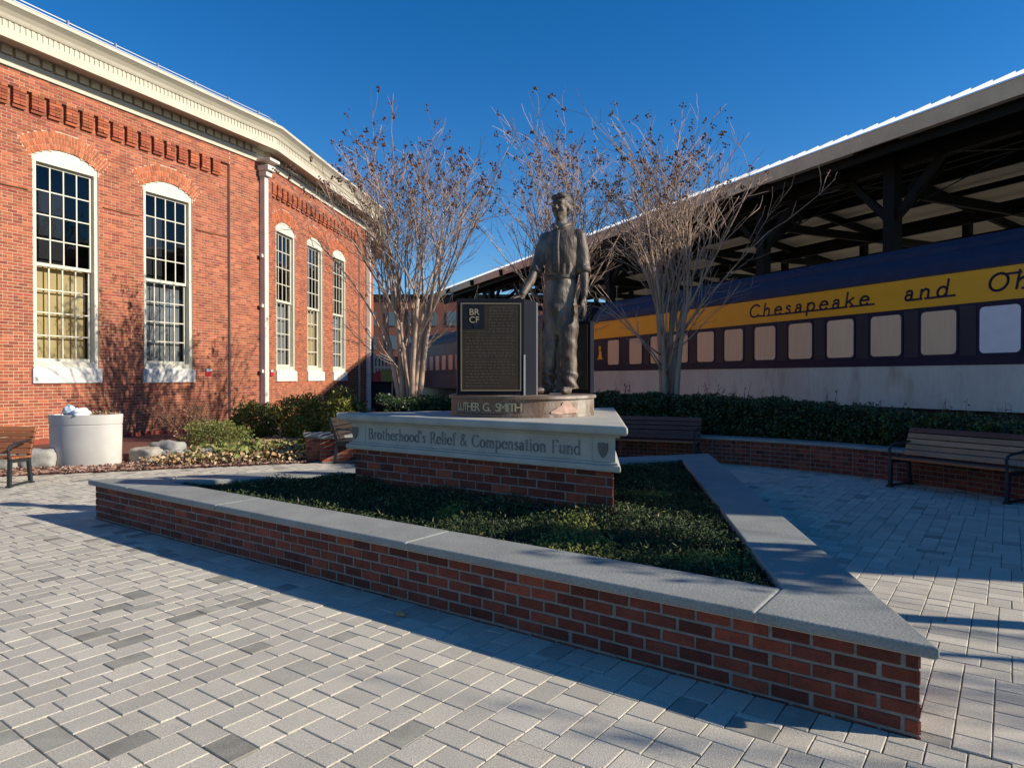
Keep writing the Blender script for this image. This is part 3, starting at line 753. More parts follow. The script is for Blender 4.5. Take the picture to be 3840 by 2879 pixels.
# ------------------------------------------------------------------ roundhouse
def hd(a): return Vector((math.sin(R(a)), math.cos(R(a))))       # heading, degrees right of the view axis
P1 = Vector((-8.18,22.2)); D1, D2, D3 = hd(24.2), hd(6.9), hd(-9.6)
P0 = P1 - D1*11.5; P2 = P1 + D2*10.2; P3 = P2 + D3*10.2
rh = thing('roundhouse', (P1.x,P1.y,0), 'many sided red brick building with tall arched white windows and a cream cornice', 'building')
W1 = Wall(P0, D1, Vector((D1.y,-D1.x))); W2 = Wall(P1, D2, Vector((D2.y,-D2.x))); W3 = Wall(P2, D3, Vector((D3.y,-D3.x)))
ZT = 8.62; HCO = .074; PROUD = .095; HB = .215
def seg_arch(w, rise): r = (w*w/4 + rise*rise)/(2*rise); return r
WZ0, WZS, RISE, BAND = 1.92, 6.86, .25, .42
class Win: pass
def make_openings(centres, w):
    out = []
    for c, ww in centres:
        o = Win(); o.c = c; o.w = ww; o.r = seg_arch(ww, RISE); o.cz = WZS + RISE - o.r; out.append(o)
    return out
s_of = lambda sfrom: 11.5 - sfrom                                # wall 1 is measured back from the corner in the photo
ops1 = make_openings([(s_of(3.36),1.56),(s_of(6.19),1.57),(s_of(9.02),1.57)], 0)
ops2 = make_openings([(1.95,1.5),(4.5,1.5),(7.05,1.5)], 0)
def cut(iv, a, b):
    out = []
    for x, y in iv:
        if b <= x or a >= y: out.append((x,y)); continue
        if x < a: out.append((x,a))
        if y > b: out.append((b,y))
    return out
def opening_span(o, z, arch_outer):
    """half width removed at height z, or None"""
    if z < WZ0-.02: return (o.w/2+.05) if z > WZ0-.36 else None
    h = o.w/2
    if arch_outer:
        ro = o.r+BAND; zz = z-o.cz; half = math.asin((o.w/2+.06)/o.r)
        if z > WZS-.10:
            if zz >= ro: return None
            return max(h if z < WZS else 0, min(math.sqrt(ro*ro-zz*zz), zz*math.tan(half)))
    else:
        zz = z-o.cz
        if z > WZS:
            if zz >= o.r: return None
            return math.sqrt(o.r*o.r-zz*zz)
    return h
def wall_rows(W, length, ops, pil0, pil1):
    """bricks and backing of one wall; pil0/pil1: widths of the proud corner strips"""
    items = []; back = []
    nrow = int(ZT/HCO)
    cpitch = .395; cw = .29
    for k in range(nrow):
        z = (k+.5)*HCO; ph = (HB/2 if k%2 else 0) + .0
        spans = [(0,length)]
        for o in ops:
            hw = opening_span(o, z, True)
            if hw: spans = cut(spans, o.c-hw, o.c+hw)
        bsp = [(0,length)]
        for o in ops:
            hw = opening_span(o, z, False)
            if hw: bsp = cut(bsp, o.c-hw, o.c+hw)
        back.append((z, bsp))
        top = z > 8.22
        corb = 7.78 < z <= 8.22
        # proud strips and band
        for a, b in spans:
            segs = []
            for x0, x1, out in ((0,pil0,PROUD),(pil0,length-pil1,PROUD if top else 0),(length-pil1,length,PROUD)):
                x, y = max(a,x0), min(b,x1)
                if y-x > .03: segs.append((x,y,out))
            for x, y, out in segs:
                if corb and out == 0:
                    stepz = min(PROUD, .06+.04*int((z-7.78)/HCO))
                    for s_, l_ in brick_row(x, y, HB, ph): items.append((W,s_,z,l_,.002))
                    n = int((length-pil0-pil1)/cpitch); c0 = pil0+.06
                    for j in range(n+1):
                        cs = c0 + j*cpitch
                        if cs+cw > length-pil1: break
                        q0, q1 = max(x,cs), min(y,cs+cw)
                        if q1-q0 > .05:
                            mid = (q0+q1)/2; wd = q1-q0
                            if k%2: items.append((W,mid,z,wd,stepz))
                            else:
                                items.append((W,q0+wd/4,z,wd/2,stepz)); items.append((W,q1-wd/4,z,wd/2,stepz))
                else:
                    hdr = (k%6 == 5) and out == 0
                    for s, l in brick_row(x, y, HB/2 if hdr else HB, ph): items.append((W,s,z,l,out))
    return items, back
it1, bk1 = wall_rows(W1, 11.5, ops1, .05, 1.27)
it2, bk2 = wall_rows(W2, 10.2, ops2, .72, .85)
it3 = []; 
def backing(W, bk, length, pil0, pil1):
    mb = MB()
    for z, sp in bk:
        for a, b in sp:
            for x0, x1, out in ((0,pil0,PROUD),(pil0,length-pil1,PROUD if z > 8.22 else 0),(length-pil1,length,PROUD)):
                x, y = max(a,x0), min(b,x1)
                if y-x > .005:
                    p = W.pt((x+y)/2, z, out-.006-.15); mb.box(p, ((y-x)/2,.15,HCO/2), (W.d.x,W.d.y,0), (W.n.x,W.n.y,0))
    return mb.build('mortar_wall', m_hmortar, rh)
backing(W1, bk1, 11.5, .05, 1.27); backing(W2, bk2, 10.2, .72, .85)
put_bricks(rh, it1, m_hbrick, m_hbrick_dark, HCO, HB, depth=.06, solo_n=290, joint=.0115, dark_p=.17)
put_bricks(rh, it2, m_hbrick, m_hbrick_dark, HCO, HB, depth=.06, solo_n=0, joint=.011, dark_p=.06)
mb = MB(); mb.box(W3.pt(5.1,ZT/2,PROUD-.2), (5.1,.2,ZT/2), (D3.x,D3.y,0), (W3.n.x,W3.n.y,0)); mb.build('side_wall', m_hbrick, rh)
# ledge at the foot of the wall
for W, ln in ((W1,11.5),(W2,10.2)):
    mb = MB(); mb.box(W.pt(ln/2-.1, .13, .14), (ln/2-.1,.06,.13), (W.d.x,W.d.y,0), (W.n.x,W.n.y,0)); mb.build('wall_footing', m_hbrick_dark, rh)
# arch rings
nb = 0; ringbox = Boxes()
for W, ops in ((W1,ops1),(W2,ops2)):
    for o in ops:
        for j in range(3):
            r0 = o.r + .003 + j*.14; r1 = r0+.137; rm = (r0+r1)/2
            half = math.asin((o.w/2+.06)/o.r); n = int(2*half*rm/.078)
            for i in range(n):
                a = -half + 2*half*(i+.5)/n; da = half/n*rm-.005
                rad = Vector((W.d.x*math.sin(a), W.d.y*math.sin(a), math.cos(a))); tan = Vector((W.d.x*math.cos(a), W.d.y*math.cos(a), -math.sin(a)))
                p = W.pt(o.c+rm*math.sin(a), o.cz+rm*math.cos(a), .003-.05+random.gauss(0,.002))
                nn = Vector((W.n.x,W.n.y,0))
                ringbox.add(p, tan*(da*.95), nn*.05, rad*((r1-r0)/2-.002))
o = ringbox.build('arch_bricks', m_arch, rh); o['kind'] = 'stuff'
# windows
pane_mesh = {}
def window(W, o, lower_mat, label=None):
    X = Vector((W.d.x,W.d.y,0)); N = Vector((W.n.x,W.n.y,0)); Zv = Vector((0,0,1))
    def bx(mb, s0, s1, z0, z1, o0, o1): mb.box(W.pt(o.c+(s0+s1)/2,(z0+z1)/2,(o0+o1)/2), ((s1-s0)/2,(o1-o0)/2,(z1-z0)/2), X, N, Zv)
    h = o.w/2-.004; mb = MB()
    j = .085
    bx(mb,-h,-h+j,WZ0,WZS+.0,-.26,-.035); bx(mb,h-j,h,WZ0,WZS+.0,-.26,-.035); bx(mb,-h+j,h-j,WZ0,WZ0+.16,-.24,-.04)
    # curved head board, built as slices
    ns = 18; rr = o.r-.004
    front = []; 
    for i in range(ns+1):
        x = -h + 2*h*i/ns; front.append((x, o.cz+math.sqrt(max(0,rr*rr-x*x))))
    zb = WZS-.14
    vs = []; fs = []
    for out in (-.24,-.03):
        for x, z in front: vs.append(W.pt(o.c+x,z,out))
        for x, z in front: vs.append(W.pt(o.c+x,zb,out))
    m_ = ns+1
    for i in range(ns):
        fs += [(2*m_+i,2*m_+m_+i,2*m_+m_+i+1,2*m_+i+1), (i,i+1,m_+i+1,m_+i), (m_+i,m_+i+1,3*m_+i+1,3*m_+i), (i,2*m_+i,2*m_+i+1,i+1)]
    mb.add(vs, fs)
    win = mb.build('window', m_frame, rh)
    if label: win['label'] = label
    def sub(mbx, nm, mt): ob = mbx.build(nm, mt); ob.parent = win; return ob
    zm = WZ0+.16 + (zb-WZ0-.16)*.49
    for nm, z0, z1, d0 in (('upper_sash',zm-.03,zb,-.13),('lower_sash',WZ0+.16,zm+.03,-.185)):
        m2 = MB(); x0, x1 = -h+j, h-j; sw = .055
        bx(m2,x0,x0+sw,z0,z1,d0-.045,d0); bx(m2,x1-sw,x1,z0,z1,d0-.045,d0); bx(m2,x0+sw,x1-sw,z0,z0+.075,d0-.045,d0); bx(m2,x0+sw,x1-sw,z1-.06,z1,d0-.045,d0)
        gx0, gx1, gz0, gz1 = x0+sw, x1-sw, z0+.075, z1-.06
        for i in range(1,4):
            xx = gx0+(gx1-gx0)*i/4; bx(m2,xx-.015,xx+.015,gz0,gz1,d0-.035,d0-.002)
            zz = gz0+(gz1-gz0)*i/4; bx(m2,gx0,gx1,zz-.014,zz+.014,d0-.034,d0-.004)
        sub(m2, nm, m_frame)
        pw, ph = (gx1-gx0)/4-.03, (gz1-gz0)/4-.028
        key = (round(pw,3),round(ph,3))
        if key not in pane_mesh:
            me = bpy.data.meshes.new('pane'); q = [(-pw/2,y,-ph/2) for y in (0,)]
            me.from_pydata([(-pw/2,0,-ph/2),(pw/2,0,-ph/2),(pw/2,0,ph/2),(-pw/2,0,ph/2)],[],[(0,1,2,3)]); me.materials.append(m_glass); pane_mesh[key] = me
        for i in range(4):
            for k in range(4):
                ob = bpy.data.objects.new('pane', pane_mesh[key]); ob.parent = win
                p = W.pt(o.c+gx0+(gx1-gx0)*(i+.5)/4, gz0+(gz1-gz0)*(k+.5)/4, d0-.02); ob.location = p
                ob.rotation_euler = (random.gauss(0,.006), 0, math.atan2(W.d.y,W.d.x)+random.gauss(0,.008)); COL.objects.link(ob)
    m3 = MB(); bx(m3,-h+.02,h-.12,WZ0+.05,zm,-.36,-.35); sub(m3, 'blind' , lower_mat)
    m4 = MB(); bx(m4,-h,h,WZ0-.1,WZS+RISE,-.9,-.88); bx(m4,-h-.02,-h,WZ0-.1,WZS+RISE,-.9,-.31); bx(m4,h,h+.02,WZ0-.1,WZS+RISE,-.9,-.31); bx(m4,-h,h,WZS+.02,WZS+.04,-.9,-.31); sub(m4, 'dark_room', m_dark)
    m5 = MB(); bx(m5,-h-.05,h+.05,WZ0-.35,WZ0-.005,-.2,.05); bx(m5,-h-.02,h+.02,WZ0-.004,WZ0+.02,-.2,.03); so_ = sub(m5, 'sill', m_sill)
window(W1, ops1[0], m_blind_g); window(W1, ops1[1], m_blind_y); window(W1, ops1[2], m_blind_g)
window(W2, ops2[0], m_blind_g); window(W2, ops2[1], m_blind_y); window(W2, ops2[2], m_blind_g)
# cornice swept along the walls with mitred corners
PLINE = [P0, P1, P2, P3]
def offs(o):
    out = []
    ds = [D1,D2,D3]; ns = [Vector((d.y,-d.x)) for d in ds]
    for i, p in enumerate(PLINE):
        if i == 0: out.append(p+ns[0]*o)
        elif i == 3: out.append(p+ns[2]*o)
        else: out.append(p + (ns[i-1]+ns[i])*(o/(1+ns[i-1].dot(ns[i]))))
    return out
def sweep(name, prof, mat):
    vs = []; fs = []; n = len(prof)
    for o, z in prof: vs += [(p.x,p.y,z) for p in offs(PROUD+o)]
    for i in range(n-1):
        for j in range(3): fs.append((i*4+j, i*4+j+1, (i+1)*4+j+1, (i+1)*4+j))
    return mesh_obj(name, vs, fs, mat, rh)
sweep('frieze_board', [(-.02,8.60),(.05,8.60),(.05,8.69),(.075,8.70),(.075,8.80),(.05,8.81),(.03,8.83),(.03,9.03)], m_white)
sweep('soffit', [(.02,9.02),(.56,9.02)], m_white)
sweep('fascia', [(.53,9.03),(.53,8.96),(.60,8.96),(.60,9.17),(.58,9.18),(.52,9.185)], m_white)
sweep('gutter_band', [(.50,9.17),(.515,9.18),(.515,9.36)], m_white)
sweep('crown_moulding', [(.46,9.35),(.55,9.37),(.57,9.40),(.60,9.46),(.67,9.54),(.75,9.60),(.78,9.62),(.78,9.70),(.74,9.71),(.68,9.69)], m_white)
sweep('roof', [(.70,9.68),(-8,11.6)], m_roofmetal)
rb = MB()
for W, ln in ((W1,11.5),(W2,10.2)):
    s = .1
    while s < ln: rb.box(W.pt(s,9.27,PROUD+.525),(.03,.012,.085),(W.d.x,W.d.y,0),(W.n.x,W.n.y,0)); s += .12
rb.build('gutter_ribs', m_white, rh)['kind'] = 'stuff'
dme = {}
def dentils(W, a, b, nm='dentil'):
    me = bpy.data.meshes.new(nm); q = MB(); q.box((0,0,0),(.105,.05,.095)); me.from_pydata(q.v,[],q.f); me.materials.append(m_white)
    s = a
    while s < b:
        ob = bpy.data.objects.new(nm, me); ob.location = W.pt(s, 8.92, PROUD+.07); ob.rotation_euler = (0,0,math.atan2(W.d.y,W.d.x)); link(ob, rh); s += .29
dentils(W1, .1, 11.4); dentils(W2, .35, 10.1)
# rails above the roof edge
for off_, zz in ((.45,9.86),(.40,9.96),(.35,10.06)):
    pts = offs(off_); mb = MB()
    for a, b in zip(pts[:3], pts[1:]): mb.bar((a.x,a.y,zz),(b.x,b.y,zz),.018,.018)
    mb.build('snow_rail', m_roofmetal, rh)
mb = MB()
for W, ln in ((W1,11.5),(W2,10.2)):
    s = .3
    while s < ln: p = W.pt(s,0,.4); mb.bar((p.x,p.y,9.72),(p.x,p.y,10.08),.03,.03); s += 1.2
mb.build('rail_brackets', m_roofmetal, rh)['kind'] = 'stuff'
# downspouts at the two corners
for i, P in ((1,P1),(2,P2)):
    base = offs(PROUD+.10)[i]; n_ = (base-P).normalized(); t_ = Vector((-n_.y,n_.x)); mb = MB()
    mb.box((base.x,base.y,4.1),(.10,.10,4.0),(n_.x,n_.y,0),(t_.x,t_.y,0)); dsp = mb.build('downspout', m_pipe, rh, bevel=.02)
    for z0, w in ((8.05,.10),(8.15,.15),(8.32,.20),(8.55,.26)):
        mb = MB(); mb.box((base.x+n_.x*(w-.1),base.y+n_.y*(w-.1),z0+.08),(w,w,.085 if w < .26 else .05),(n_.x,n_.y,0),(t_.x,t_.y,0)); ob = mb.build('capital', m_pipe, bevel=.02); ob.parent = dsp
    for z0 in (1.9,4.0,5.6):
        mb = MB(); mb.box((base.x-t_.x*.12,base.y-t_.y*.12,z0),(.04,.07,.05),(n_.x,n_.y,0),(t_.x,t_.y,0)); ob = mb.build('pipe_bracket', m_pipe); ob.parent = dsp
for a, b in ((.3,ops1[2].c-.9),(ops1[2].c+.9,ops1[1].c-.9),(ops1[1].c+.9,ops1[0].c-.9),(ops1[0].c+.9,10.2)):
    if b-a > .2: mb = MB(); mb.tube([W1.pt(a,6.0,.02),W1.pt((a+b)/2,5.985,.02),W1.pt(b,6.0,.02)], .012, 5); mb.build('wire_shadow', m_brownstem, rh)  # thin brown tubes stand in for an overhead wire's shadow on the wall
# small red wall signs
for W, u, nm in ((W1,450,'to the right of the second window'),(W2,580,'between downspout and first far window')):
    s = u_to_s(W,u); t = thing('wall_sign', W.pt(s,1.85,.02), 'small red sign on the brick wall '+nm, 'sign', 'red signs on the brick wall')
    mb = MB(); mb.box(W.pt(s,1.85,.02+(.1 if W is W2 else 0)),(.10,.012,.10),(W.d.x,W.d.y,0),(W.n.x,W.n.y,0)); mb.build('sign_panel', m_red, t)
    mb = MB(); mb.box(W.pt(s,1.92,.035+(.1 if W is W2 else 0)),(.10,.004,.035),(W.d.x,W.d.y,0),(W.n.x,W.n.y,0)); mb.build('sign_band', m_bagblue, t)

# ------------------------------------------------------------------ train shed
T0 = Vector((9.4,12.6)); TD = Vector((-.415,.91)).normalized(); TN = Vector((-TD.y, TD.x)); TW = -TN   # TN faces the plaza
if TN.x > 0: TN, TW = -TN, TN
car_w = Wall(T0, -TD, TN)                                       # reads left to right for someone on the plaza
def tau(u): return -u_to_s(car_w, u)
E0 = Vector((8.3,20.45)); ED = Vector((-.405,.914)).normalized(); EI = Vector((ED.y,-ED.x))  # eave line, inward (away from plaza)
EZ = 8.1
shed = thing('train_shed', (E0.x+4,E0.y,0), 'open dark steel train shed with a long brown roof edge over the passenger cars', 'shed')
ea, eb = -18.9, 36.
def ep(t, inn, z): q = E0 + ED*t + EI*inn; return Vector((q.x,q.y,z))
SL = .16                                                        # roof rises inwards
def slab(name, i0, z0, i1, z1, th, mat, t0=ea, t1=eb):
    mb = MB(); v = [ep(t0,i0,z0),ep(t1,i0,z0),ep(t1,i1,z1),ep(t0,i1,z1)]; w = [p-Vector((0,0,th)) for p in v]
    mb.add(v+w, [(3,2,1,0),(4,5,6,7),(0,1,5,4),(1,2,6,5),(2,3,7,6),(3,0,4,7)]); return mb.build(name, mat, shed)
slab('roof_deck', .02, EZ-.02, 9., EZ+9*SL, .05, m_deck); slab('roof_deck', 9.0, EZ+9*SL, 18., EZ, .05, m_deck)
slab('roof_top', -.06, EZ+.02, 9., EZ+.03+9*SL, .02, m_roofwhite); slab('roof_top', 9., EZ+.03+9*SL, 18., EZ+.02, .02, m_roofwhite)
lipm = bpy.data.meshes.new('sheet_end'); lipm.from_pydata([(-.235,0,0),(.235,0,.0),(.235,0,.075),(-.235,0,.115)],[],[(0,1,2,3)]); lipm.materials.append(m_fibre)
t = ea+.2
while t < eb:
    ob = bpy.data.objects.new('sheet_end', lipm); ob.location = ep(t,-.07,EZ+.035); ob.rotation_euler = (0,0,math.atan2(ED.y,ED.x)); link(ob, shed); t += .47
slab('fascia', -.04, EZ-.0, .02, EZ-.0, .38, m_fascia)
def beam(name, a, b, w, h, mat=m_steel): mb = MB(); mb.bar(a,b,w,h); return mb.build(name, mat, shed)
for inn, dz, h in ((.35,.5,.24),(1.6,.45,.40),(3.1,.32,.22),(4.6,.32,.22),(6.,.32,.22),(7.5,.32,.22),(9.,.4,.5),(11.,.35,.22),(13.,.35,.22),(16.3,.5,.4)):
    z = EZ+(inn if inn <= 9 else 18-inn)*SL-dz; beam('purlin', ep(ea,inn,z), ep(eb,inn,z), .12, h)
posts = [E for E in np.arange(-17.3, 34., 4.8)]
pofs = tau(2130)
for k in range(-2, 9):
    tq = pofs + 4.8*k; base = T0 + TD*tq - TN*3.8
    for depth, w in ((0,.17),(11.,.14)):
        b = base - TN*depth
        mb = MB(); mb.box((b.x,b.y,4.2),(w,w,4.2),(TD.x,TD.y,0),(TN.x,TN.y,0)); mb.build('post', m_steel, shed)
    # rafter truss across the shed at each post
    a = base + TN*1.5; c = base - TN*16
    za = EZ+.1; 
    beam('rafter', (a.x,a.y,EZ-.25),((base-TN*7.4).x,(base-TN*7.4).y,EZ-.25+8.9*SL), .16,.34); beam('rafter', ((base-TN*7.4).x,(base-TN*7.4).y,EZ-.25+8.9*SL),(c.x,c.y,EZ-.3),.16,.34)
    bt = base - TN*11; beam('tie_beam', (base.x,base.y,6.9),(bt.x,bt.y,6.9),.14,.28)
    for sg in (-1,1):
        e = base + TD*(1.5*sg); beam('brace', (base.x,base.y,6.0),(e.x,e.y,7.6),.14,.2)
    m_ = base - TN*2.2; beam('brace', (base.x,base.y,6.0),(m_.x,m_.y,7.9),.12,.18)
    e = base + TD*4.8
    beam('side_beam', (base.x,base.y,7.62),(e.x,e.y,7.62),.14,.3); beam('side_beam', (bt.x,bt.y,7.3),((bt+TD*4.8).x,(bt+TD*4.8).y,7.3),.14,.34); beam('side_beam', (bt.x,bt.y,6.2),((bt+TD*4.8).x,(bt+TD*4.8).y,6.2),.1,.2)
    mid = base - TN*5.5; beam('side_beam', (mid.x,mid.y,6.9),((mid+TD*4.8).x,(mid+TD*4.8).y,6.9),.1,.3)
    x0, x1 = base, base + TD*4.8
    mb = MB(); mb.tube([(x0.x,x0.y,7.5),(x1.x,x1.y,6.2)], .018, 5); mb.build('tie_rod', m_steel, shed)
for u in (1975, 1720):
    wq = Wall(T0-TN*3.8, -TD, TN); s = u_to_s(wq, u); p = wq.pt(s, 6.82); mb = MB()
    n = 24; pts = [p + Vector((TD.x,TD.y,0))*(.17*math.cos(2*math.pi*i/n)) + Vector((0,0,1))*(.17*math.sin(2*math.pi*i/n)) for i in range(n+1)]
    mb.tube(pts, .045, 8, False); mb.build('hanging_ring', m_steel, shed, True)
    mb = MB(); mb.tube([p+Vector((0,0,.17)), p+Vector((0,0,1.1))], .015, 5); mb.build('ring_rod', m_steel, shed)
# end wall of the shed (stands beyond the right edge of the view) and its far side wall
mb = MB(); a, b = ep(ea-.1,.0,0), ep(ea-.1,18,0)
mb.add([a,b,(b.x,b.y,EZ),ep(ea-.1,9,EZ+9*SL),(a.x,a.y,EZ)]+[p+Vector((ED.x*.2,ED.y*.2,0)) for p in (a,b,Vector((b.x,b.y,EZ)),ep(ea-.1,9,EZ+9*SL),Vector((a.x,a.y,EZ)))],
       [(4,3,2,1,0),(5,6,7,8,9),(0,1,6,5),(1,2,7,6),(2,3,8,7),(3,4,9,8),(4,0,5,9)]); mb.build('end_wall', m_fascia, shed)

# ------------------------------------------------------------------ passenger cars
def rounded(w, h, r, n=5):
    out = []
    for cx, cy, a0 in ((w/2-r,h/2-r,0),(-w/2+r,h/2-r,90),(-w/2+r,-h/2+r,180),(w/2-r,-h/2+r,270)):
        for i in range(n+1): a = R(a0+90*i/n); out.append((cx+r*math.cos(a), cy+r*math.sin(a)))
    return out
def passenger_car(t0, t1, label, body_m, roof_m, band_m, skirt_m, win_t, mats, roof2=None):
    c = T0 + TD*((t0+t1)/2) - TN*1.5
    t = thing('passenger_car', (c.x,c.y,.45), label, 'train car')
    def prof_sweep(name, prof, mat, a=t0, b=t1):
        vs = []; n = len(prof)
        for tt in (a,b):
            for o, z in prof: q = T0 + TD*tt - TN*o; vs.append((q.x,q.y,z))
        fs = [(i,i+1,n+i+1,n+i) for i in range(n-1)]; mb = MB(); mb.add(vs, fs+[tuple(range(n)),tuple(range(2*n-1,n-1,-1))]); return mb.build(name, mat, t)
    prof_sweep('body', [(.0,1.955),(.0,3.80),(3.,3.80),(3.,1.955),(2.9,1.95),(.1,1.95)], body_m)
    prof_sweep('roof', [(-.015,3.795),(-.02,3.84),(.06,4.05),(.18,4.22),(.30,4.30),(2.7,4.30),(2.82,4.22),(2.94,4.05),(3.02,3.84),(3.015,3.795)], roof_m)
    prof_sweep('roof_crown', [(.28,4.29),(.33,4.42),(.62,4.58),(1.1,4.66),(1.5,4.68),(1.9,4.66),(2.38,4.58),(2.67,4.42),(2.72,4.29)], roof2 or roof_m)
    prof_sweep('skirt', [(-.012,1.05),(-.012,1.95),(3.012,1.95),(3.012,1.05)], skirt_m)
    tt = t0+1.2
    while tt < t1:
        q = T0 + TD*tt + TN*.014; mb = MB(); mb.box((q.x,q.y,1.5),(.02,.004,.44),(TD.x,TD.y,0),(TN.x,TN.y,0)); mb.build('panel_seam', skirt_m, t); tt += 2.36
    if band_m: prof_sweep('letter_band', [(-.008,3.16),(-.008,3.79),(.02,3.79),(.02,3.16)], band_m)
    prof_sweep('belt_rail', [(-.022,1.945),(-.022,2.0),(.01,2.0),(.01,1.945)], body_m)
    prof_sweep('window_rail', [(-.018,2.10),(-.018,2.135),(.01,2.135),(.01,2.10)], body_m)
    mb = MB(); q0 = T0+TD*(t0+.4)-TN*.25; q1 = T0+TD*(t1-.4)-TN*.25; q2 = q1-TN*2.5; q3 = q0-TN*2.5; mb.prism([q0,q3,q2,q1], .42, 1.2); mb.build('underframe', m_black, t)
    for k in range(4):                                          # wheels and trucks under the skirt
        for e in (t0+2.2+1.0*(k%2) if k < 2 else t1-2.2-1.0*(k%2),):
            q = T0 + TD*e - TN*.7; mb = MB(); mb.tube([(q.x+TN.x*.06,q.y+TN.y*.06,.92),(q.x-TN.x*.06,q.y-TN.y*.06,.92)], .46, 20); mb.build('wheel', m_black, t)
    for k, tc in enumerate(win_t):
        mt = mats(k); w = Wall(T0, -TD, TN)
        mb = MB(); mb.prism(rounded(.82,.97,.11), 0, .012); fr = mb.build('window_frame', m_navy if body_m is m_navy else body_m, t); fr.matrix_basis = face_matrix(w, -tc, 2.615, .0015)
        mb = MB(); mb.prism(rounded(.73,.89,.085), .0125, .0145); ob = mb.build('window_blind', mt); ob.parent = fr; ob.matrix_basis = Matrix.Identity(4)
    return t
wt = [.41+1.183*k for k in range(-8, 10)] + [12.3, 13.7]
car = passenger_car(-9.5, 15.2, 'dark blue passenger car with a yellow lettered stripe and tan window blinds', m_navy, m_navy2, m_yellow, m_skirt, wt, lambda k: m_whiteblind if k <= 8 else m_tanblind, roof2=m_navy2)
# panels between windows
mb = MB(); 
for a, b in zip(wt, wt[1:]):
    mid = (a+b)/2
    if b-a < 1.3: p = car_w.pt(-mid, 2.62, .004); mb.box(p, (.16,.006,.5), (TD.x,TD.y,0), (TN.x,TN.y,0))
mb.build('pier_panels', m_navy_faded, car)['kind'] = 'stuff'
def script_text(text, width, height, slant=.28):
    L_, tot = layout(text, .22); sx = width/tot; mb = MB(); z = 0
    f = lambda x, y: (x*sx + slant*y*height*.62, y*height)
    for i, (ch, x0, st, adv) in enumerate(L_):
        for s in st:
            z = (z+1)%5; ribbon(mb, [f(x0+x, y) for x, y in s], lambda d: .048, z=.0006*z, th=.004)
        if ch != ' ' :
            nxt = L_[i+1][0] if i+1 < len(L_) else None
            xe = x0+adv*.55; xn = (L_[i+1][1]+.2) if (nxt and nxt != ' ') else x0+adv+.3
            if ch not in 'CO': ribbon(mb, [f(xe,0), f(xn,0)], lambda d: .044, z=.0035, th=.003)
            else: ribbon(mb, [f(x0+adv*.75,.08 if ch=='C' else .92), f(xn,.0 if ch=='C' else .92)], lambda d: .044, z=.0035, th=.003)
    return mb
for txt, u0, u1 in (('Chesapeake',1617,1884),('and',1950,2058),('Ohio',2130,2310)):
    sA_, sB_ = u_to_s(car_w,u0), u_to_s(car_w,u1)
    o = script_text(txt, sB_-sA_, .32).build('lettering', m_navy, car); o.matrix_basis = face_matrix(car_w, sA_, 3.345, .0085)
# small yellow emblem at the far end
mb = MB(); mb.box((0,-.24,0),(.2,.02,.004)); mb.box((0,-.19,0),(.15,.022,.004)); mb.prism([(-.1,-.17),(.13,-.17),(.1,.02),(.03,.1),(.08,.17),(.03,.25),(-.07,.25),(-.1,.17),(-.05,.08),(-.07,-.05)], -.004, .004)
o = mb.build('emblem', m_yellow, car); o.matrix_basis = face_matrix(car_w, u_to_s(car_w,1296), 2.64, .012)
passenger_car(16.6, 41., 'faded grey brown passenger car coupled beyond the blue one', m_car2, m_navy_faded, None, M('dull_skirt',(.13,.125,.12),.7), [17.8+1.25*k for k in range(18)], lambda k: m_tanblind)
mb = MB(); a = T0-TD*12; b = T0+TD*60
q = [a+TN*2.3, b+TN*2.3, b-TN*14, a-TN*14]; mb.add([(p.x,p.y,.40) for p in q]+[(p.x,p.y,-.05) for p in q], [(3,2,1,0),(0,1,5,4),(1,2,6,5),(2,3,7,6),(3,0,4,7)]); tag(mb.build('track_bed', m_grit), kind='structure')

# ------------------------------------------------------------------ seat wall round the plaza, piers
sw = thing('seat_wall', (CEN.x,CEN.y+RAD,0), 'low curved brick seat wall with grey coping behind the plaza benches', 'wall')
SA0, SA1 = 122., -8.                                            # degrees round CEN
segs = 44; items = []
da = (SA0-SA1)/segs; wv = []
for i in range(segs):
    a, b = R(SA0-da*i), R(SA0-da*(i+1))
    p = CEN+Vector((math.cos(a),math.sin(a)))*RAD; q = CEN+Vector((math.cos(b),math.sin(b)))*RAD; d = (q-p); ln = d.length; d.normalize()
    n = (CEN-(p+q)/2).normalized(); w = Wall(p,d,n); wv.append((w,ln))
    for k in range(6):
        z = .012+(k+.5)*.0765
        for s, l in brick_row(0, ln, ln/2 , (ln/4 if k%2 else 0)): items.append((w,s,z,l,0))
put_bricks(sw, items, m_brick, m_brick, .0765, .2, solo_n=280, joint=.012, visible=lambda p: in_view(p,0) and (p.x > 3.2 or p.x < -3.))
vs = []; fs = []; n = segs+1
for r, z in ((RAD+.006,-.02),(RAD+.006,.475),(RAD+.36,.475),(RAD+.36,-.02)):
    for i in range(n): a = R(SA0-da*i); vs.append((CEN.x+r*math.cos(a), CEN.y+r*math.sin(a), z))
for k in range(3):
    for i in range(segs): fs.append((k*n+i,k*n+i+1,(k+1)*n+i+1,(k+1)*n+i))
mesh_obj('mortar_wall', vs, fs, m_mortar, sw)
for i in range(0, segs, 4):
    a, b = R(SA0-da*i), R(SA0-da*(i+4)); pl = []
    for j in range(5): t_ = a+(b-a)*j/4; pl.append(CEN+Vector((math.cos(t_),math.sin(t_)))*(RAD-.05))
    for j in range(4,-1,-1): t_ = a+(b-a)*j/4; pl.append(CEN+Vector((math.cos(t_),math.sin(t_)))*(RAD+.40))
    pl = pl[::-1]; mb = MB(); mb.prism(pl, .476, .53); mb.build('coping_stone', m_coping, sw, bevel=.012)
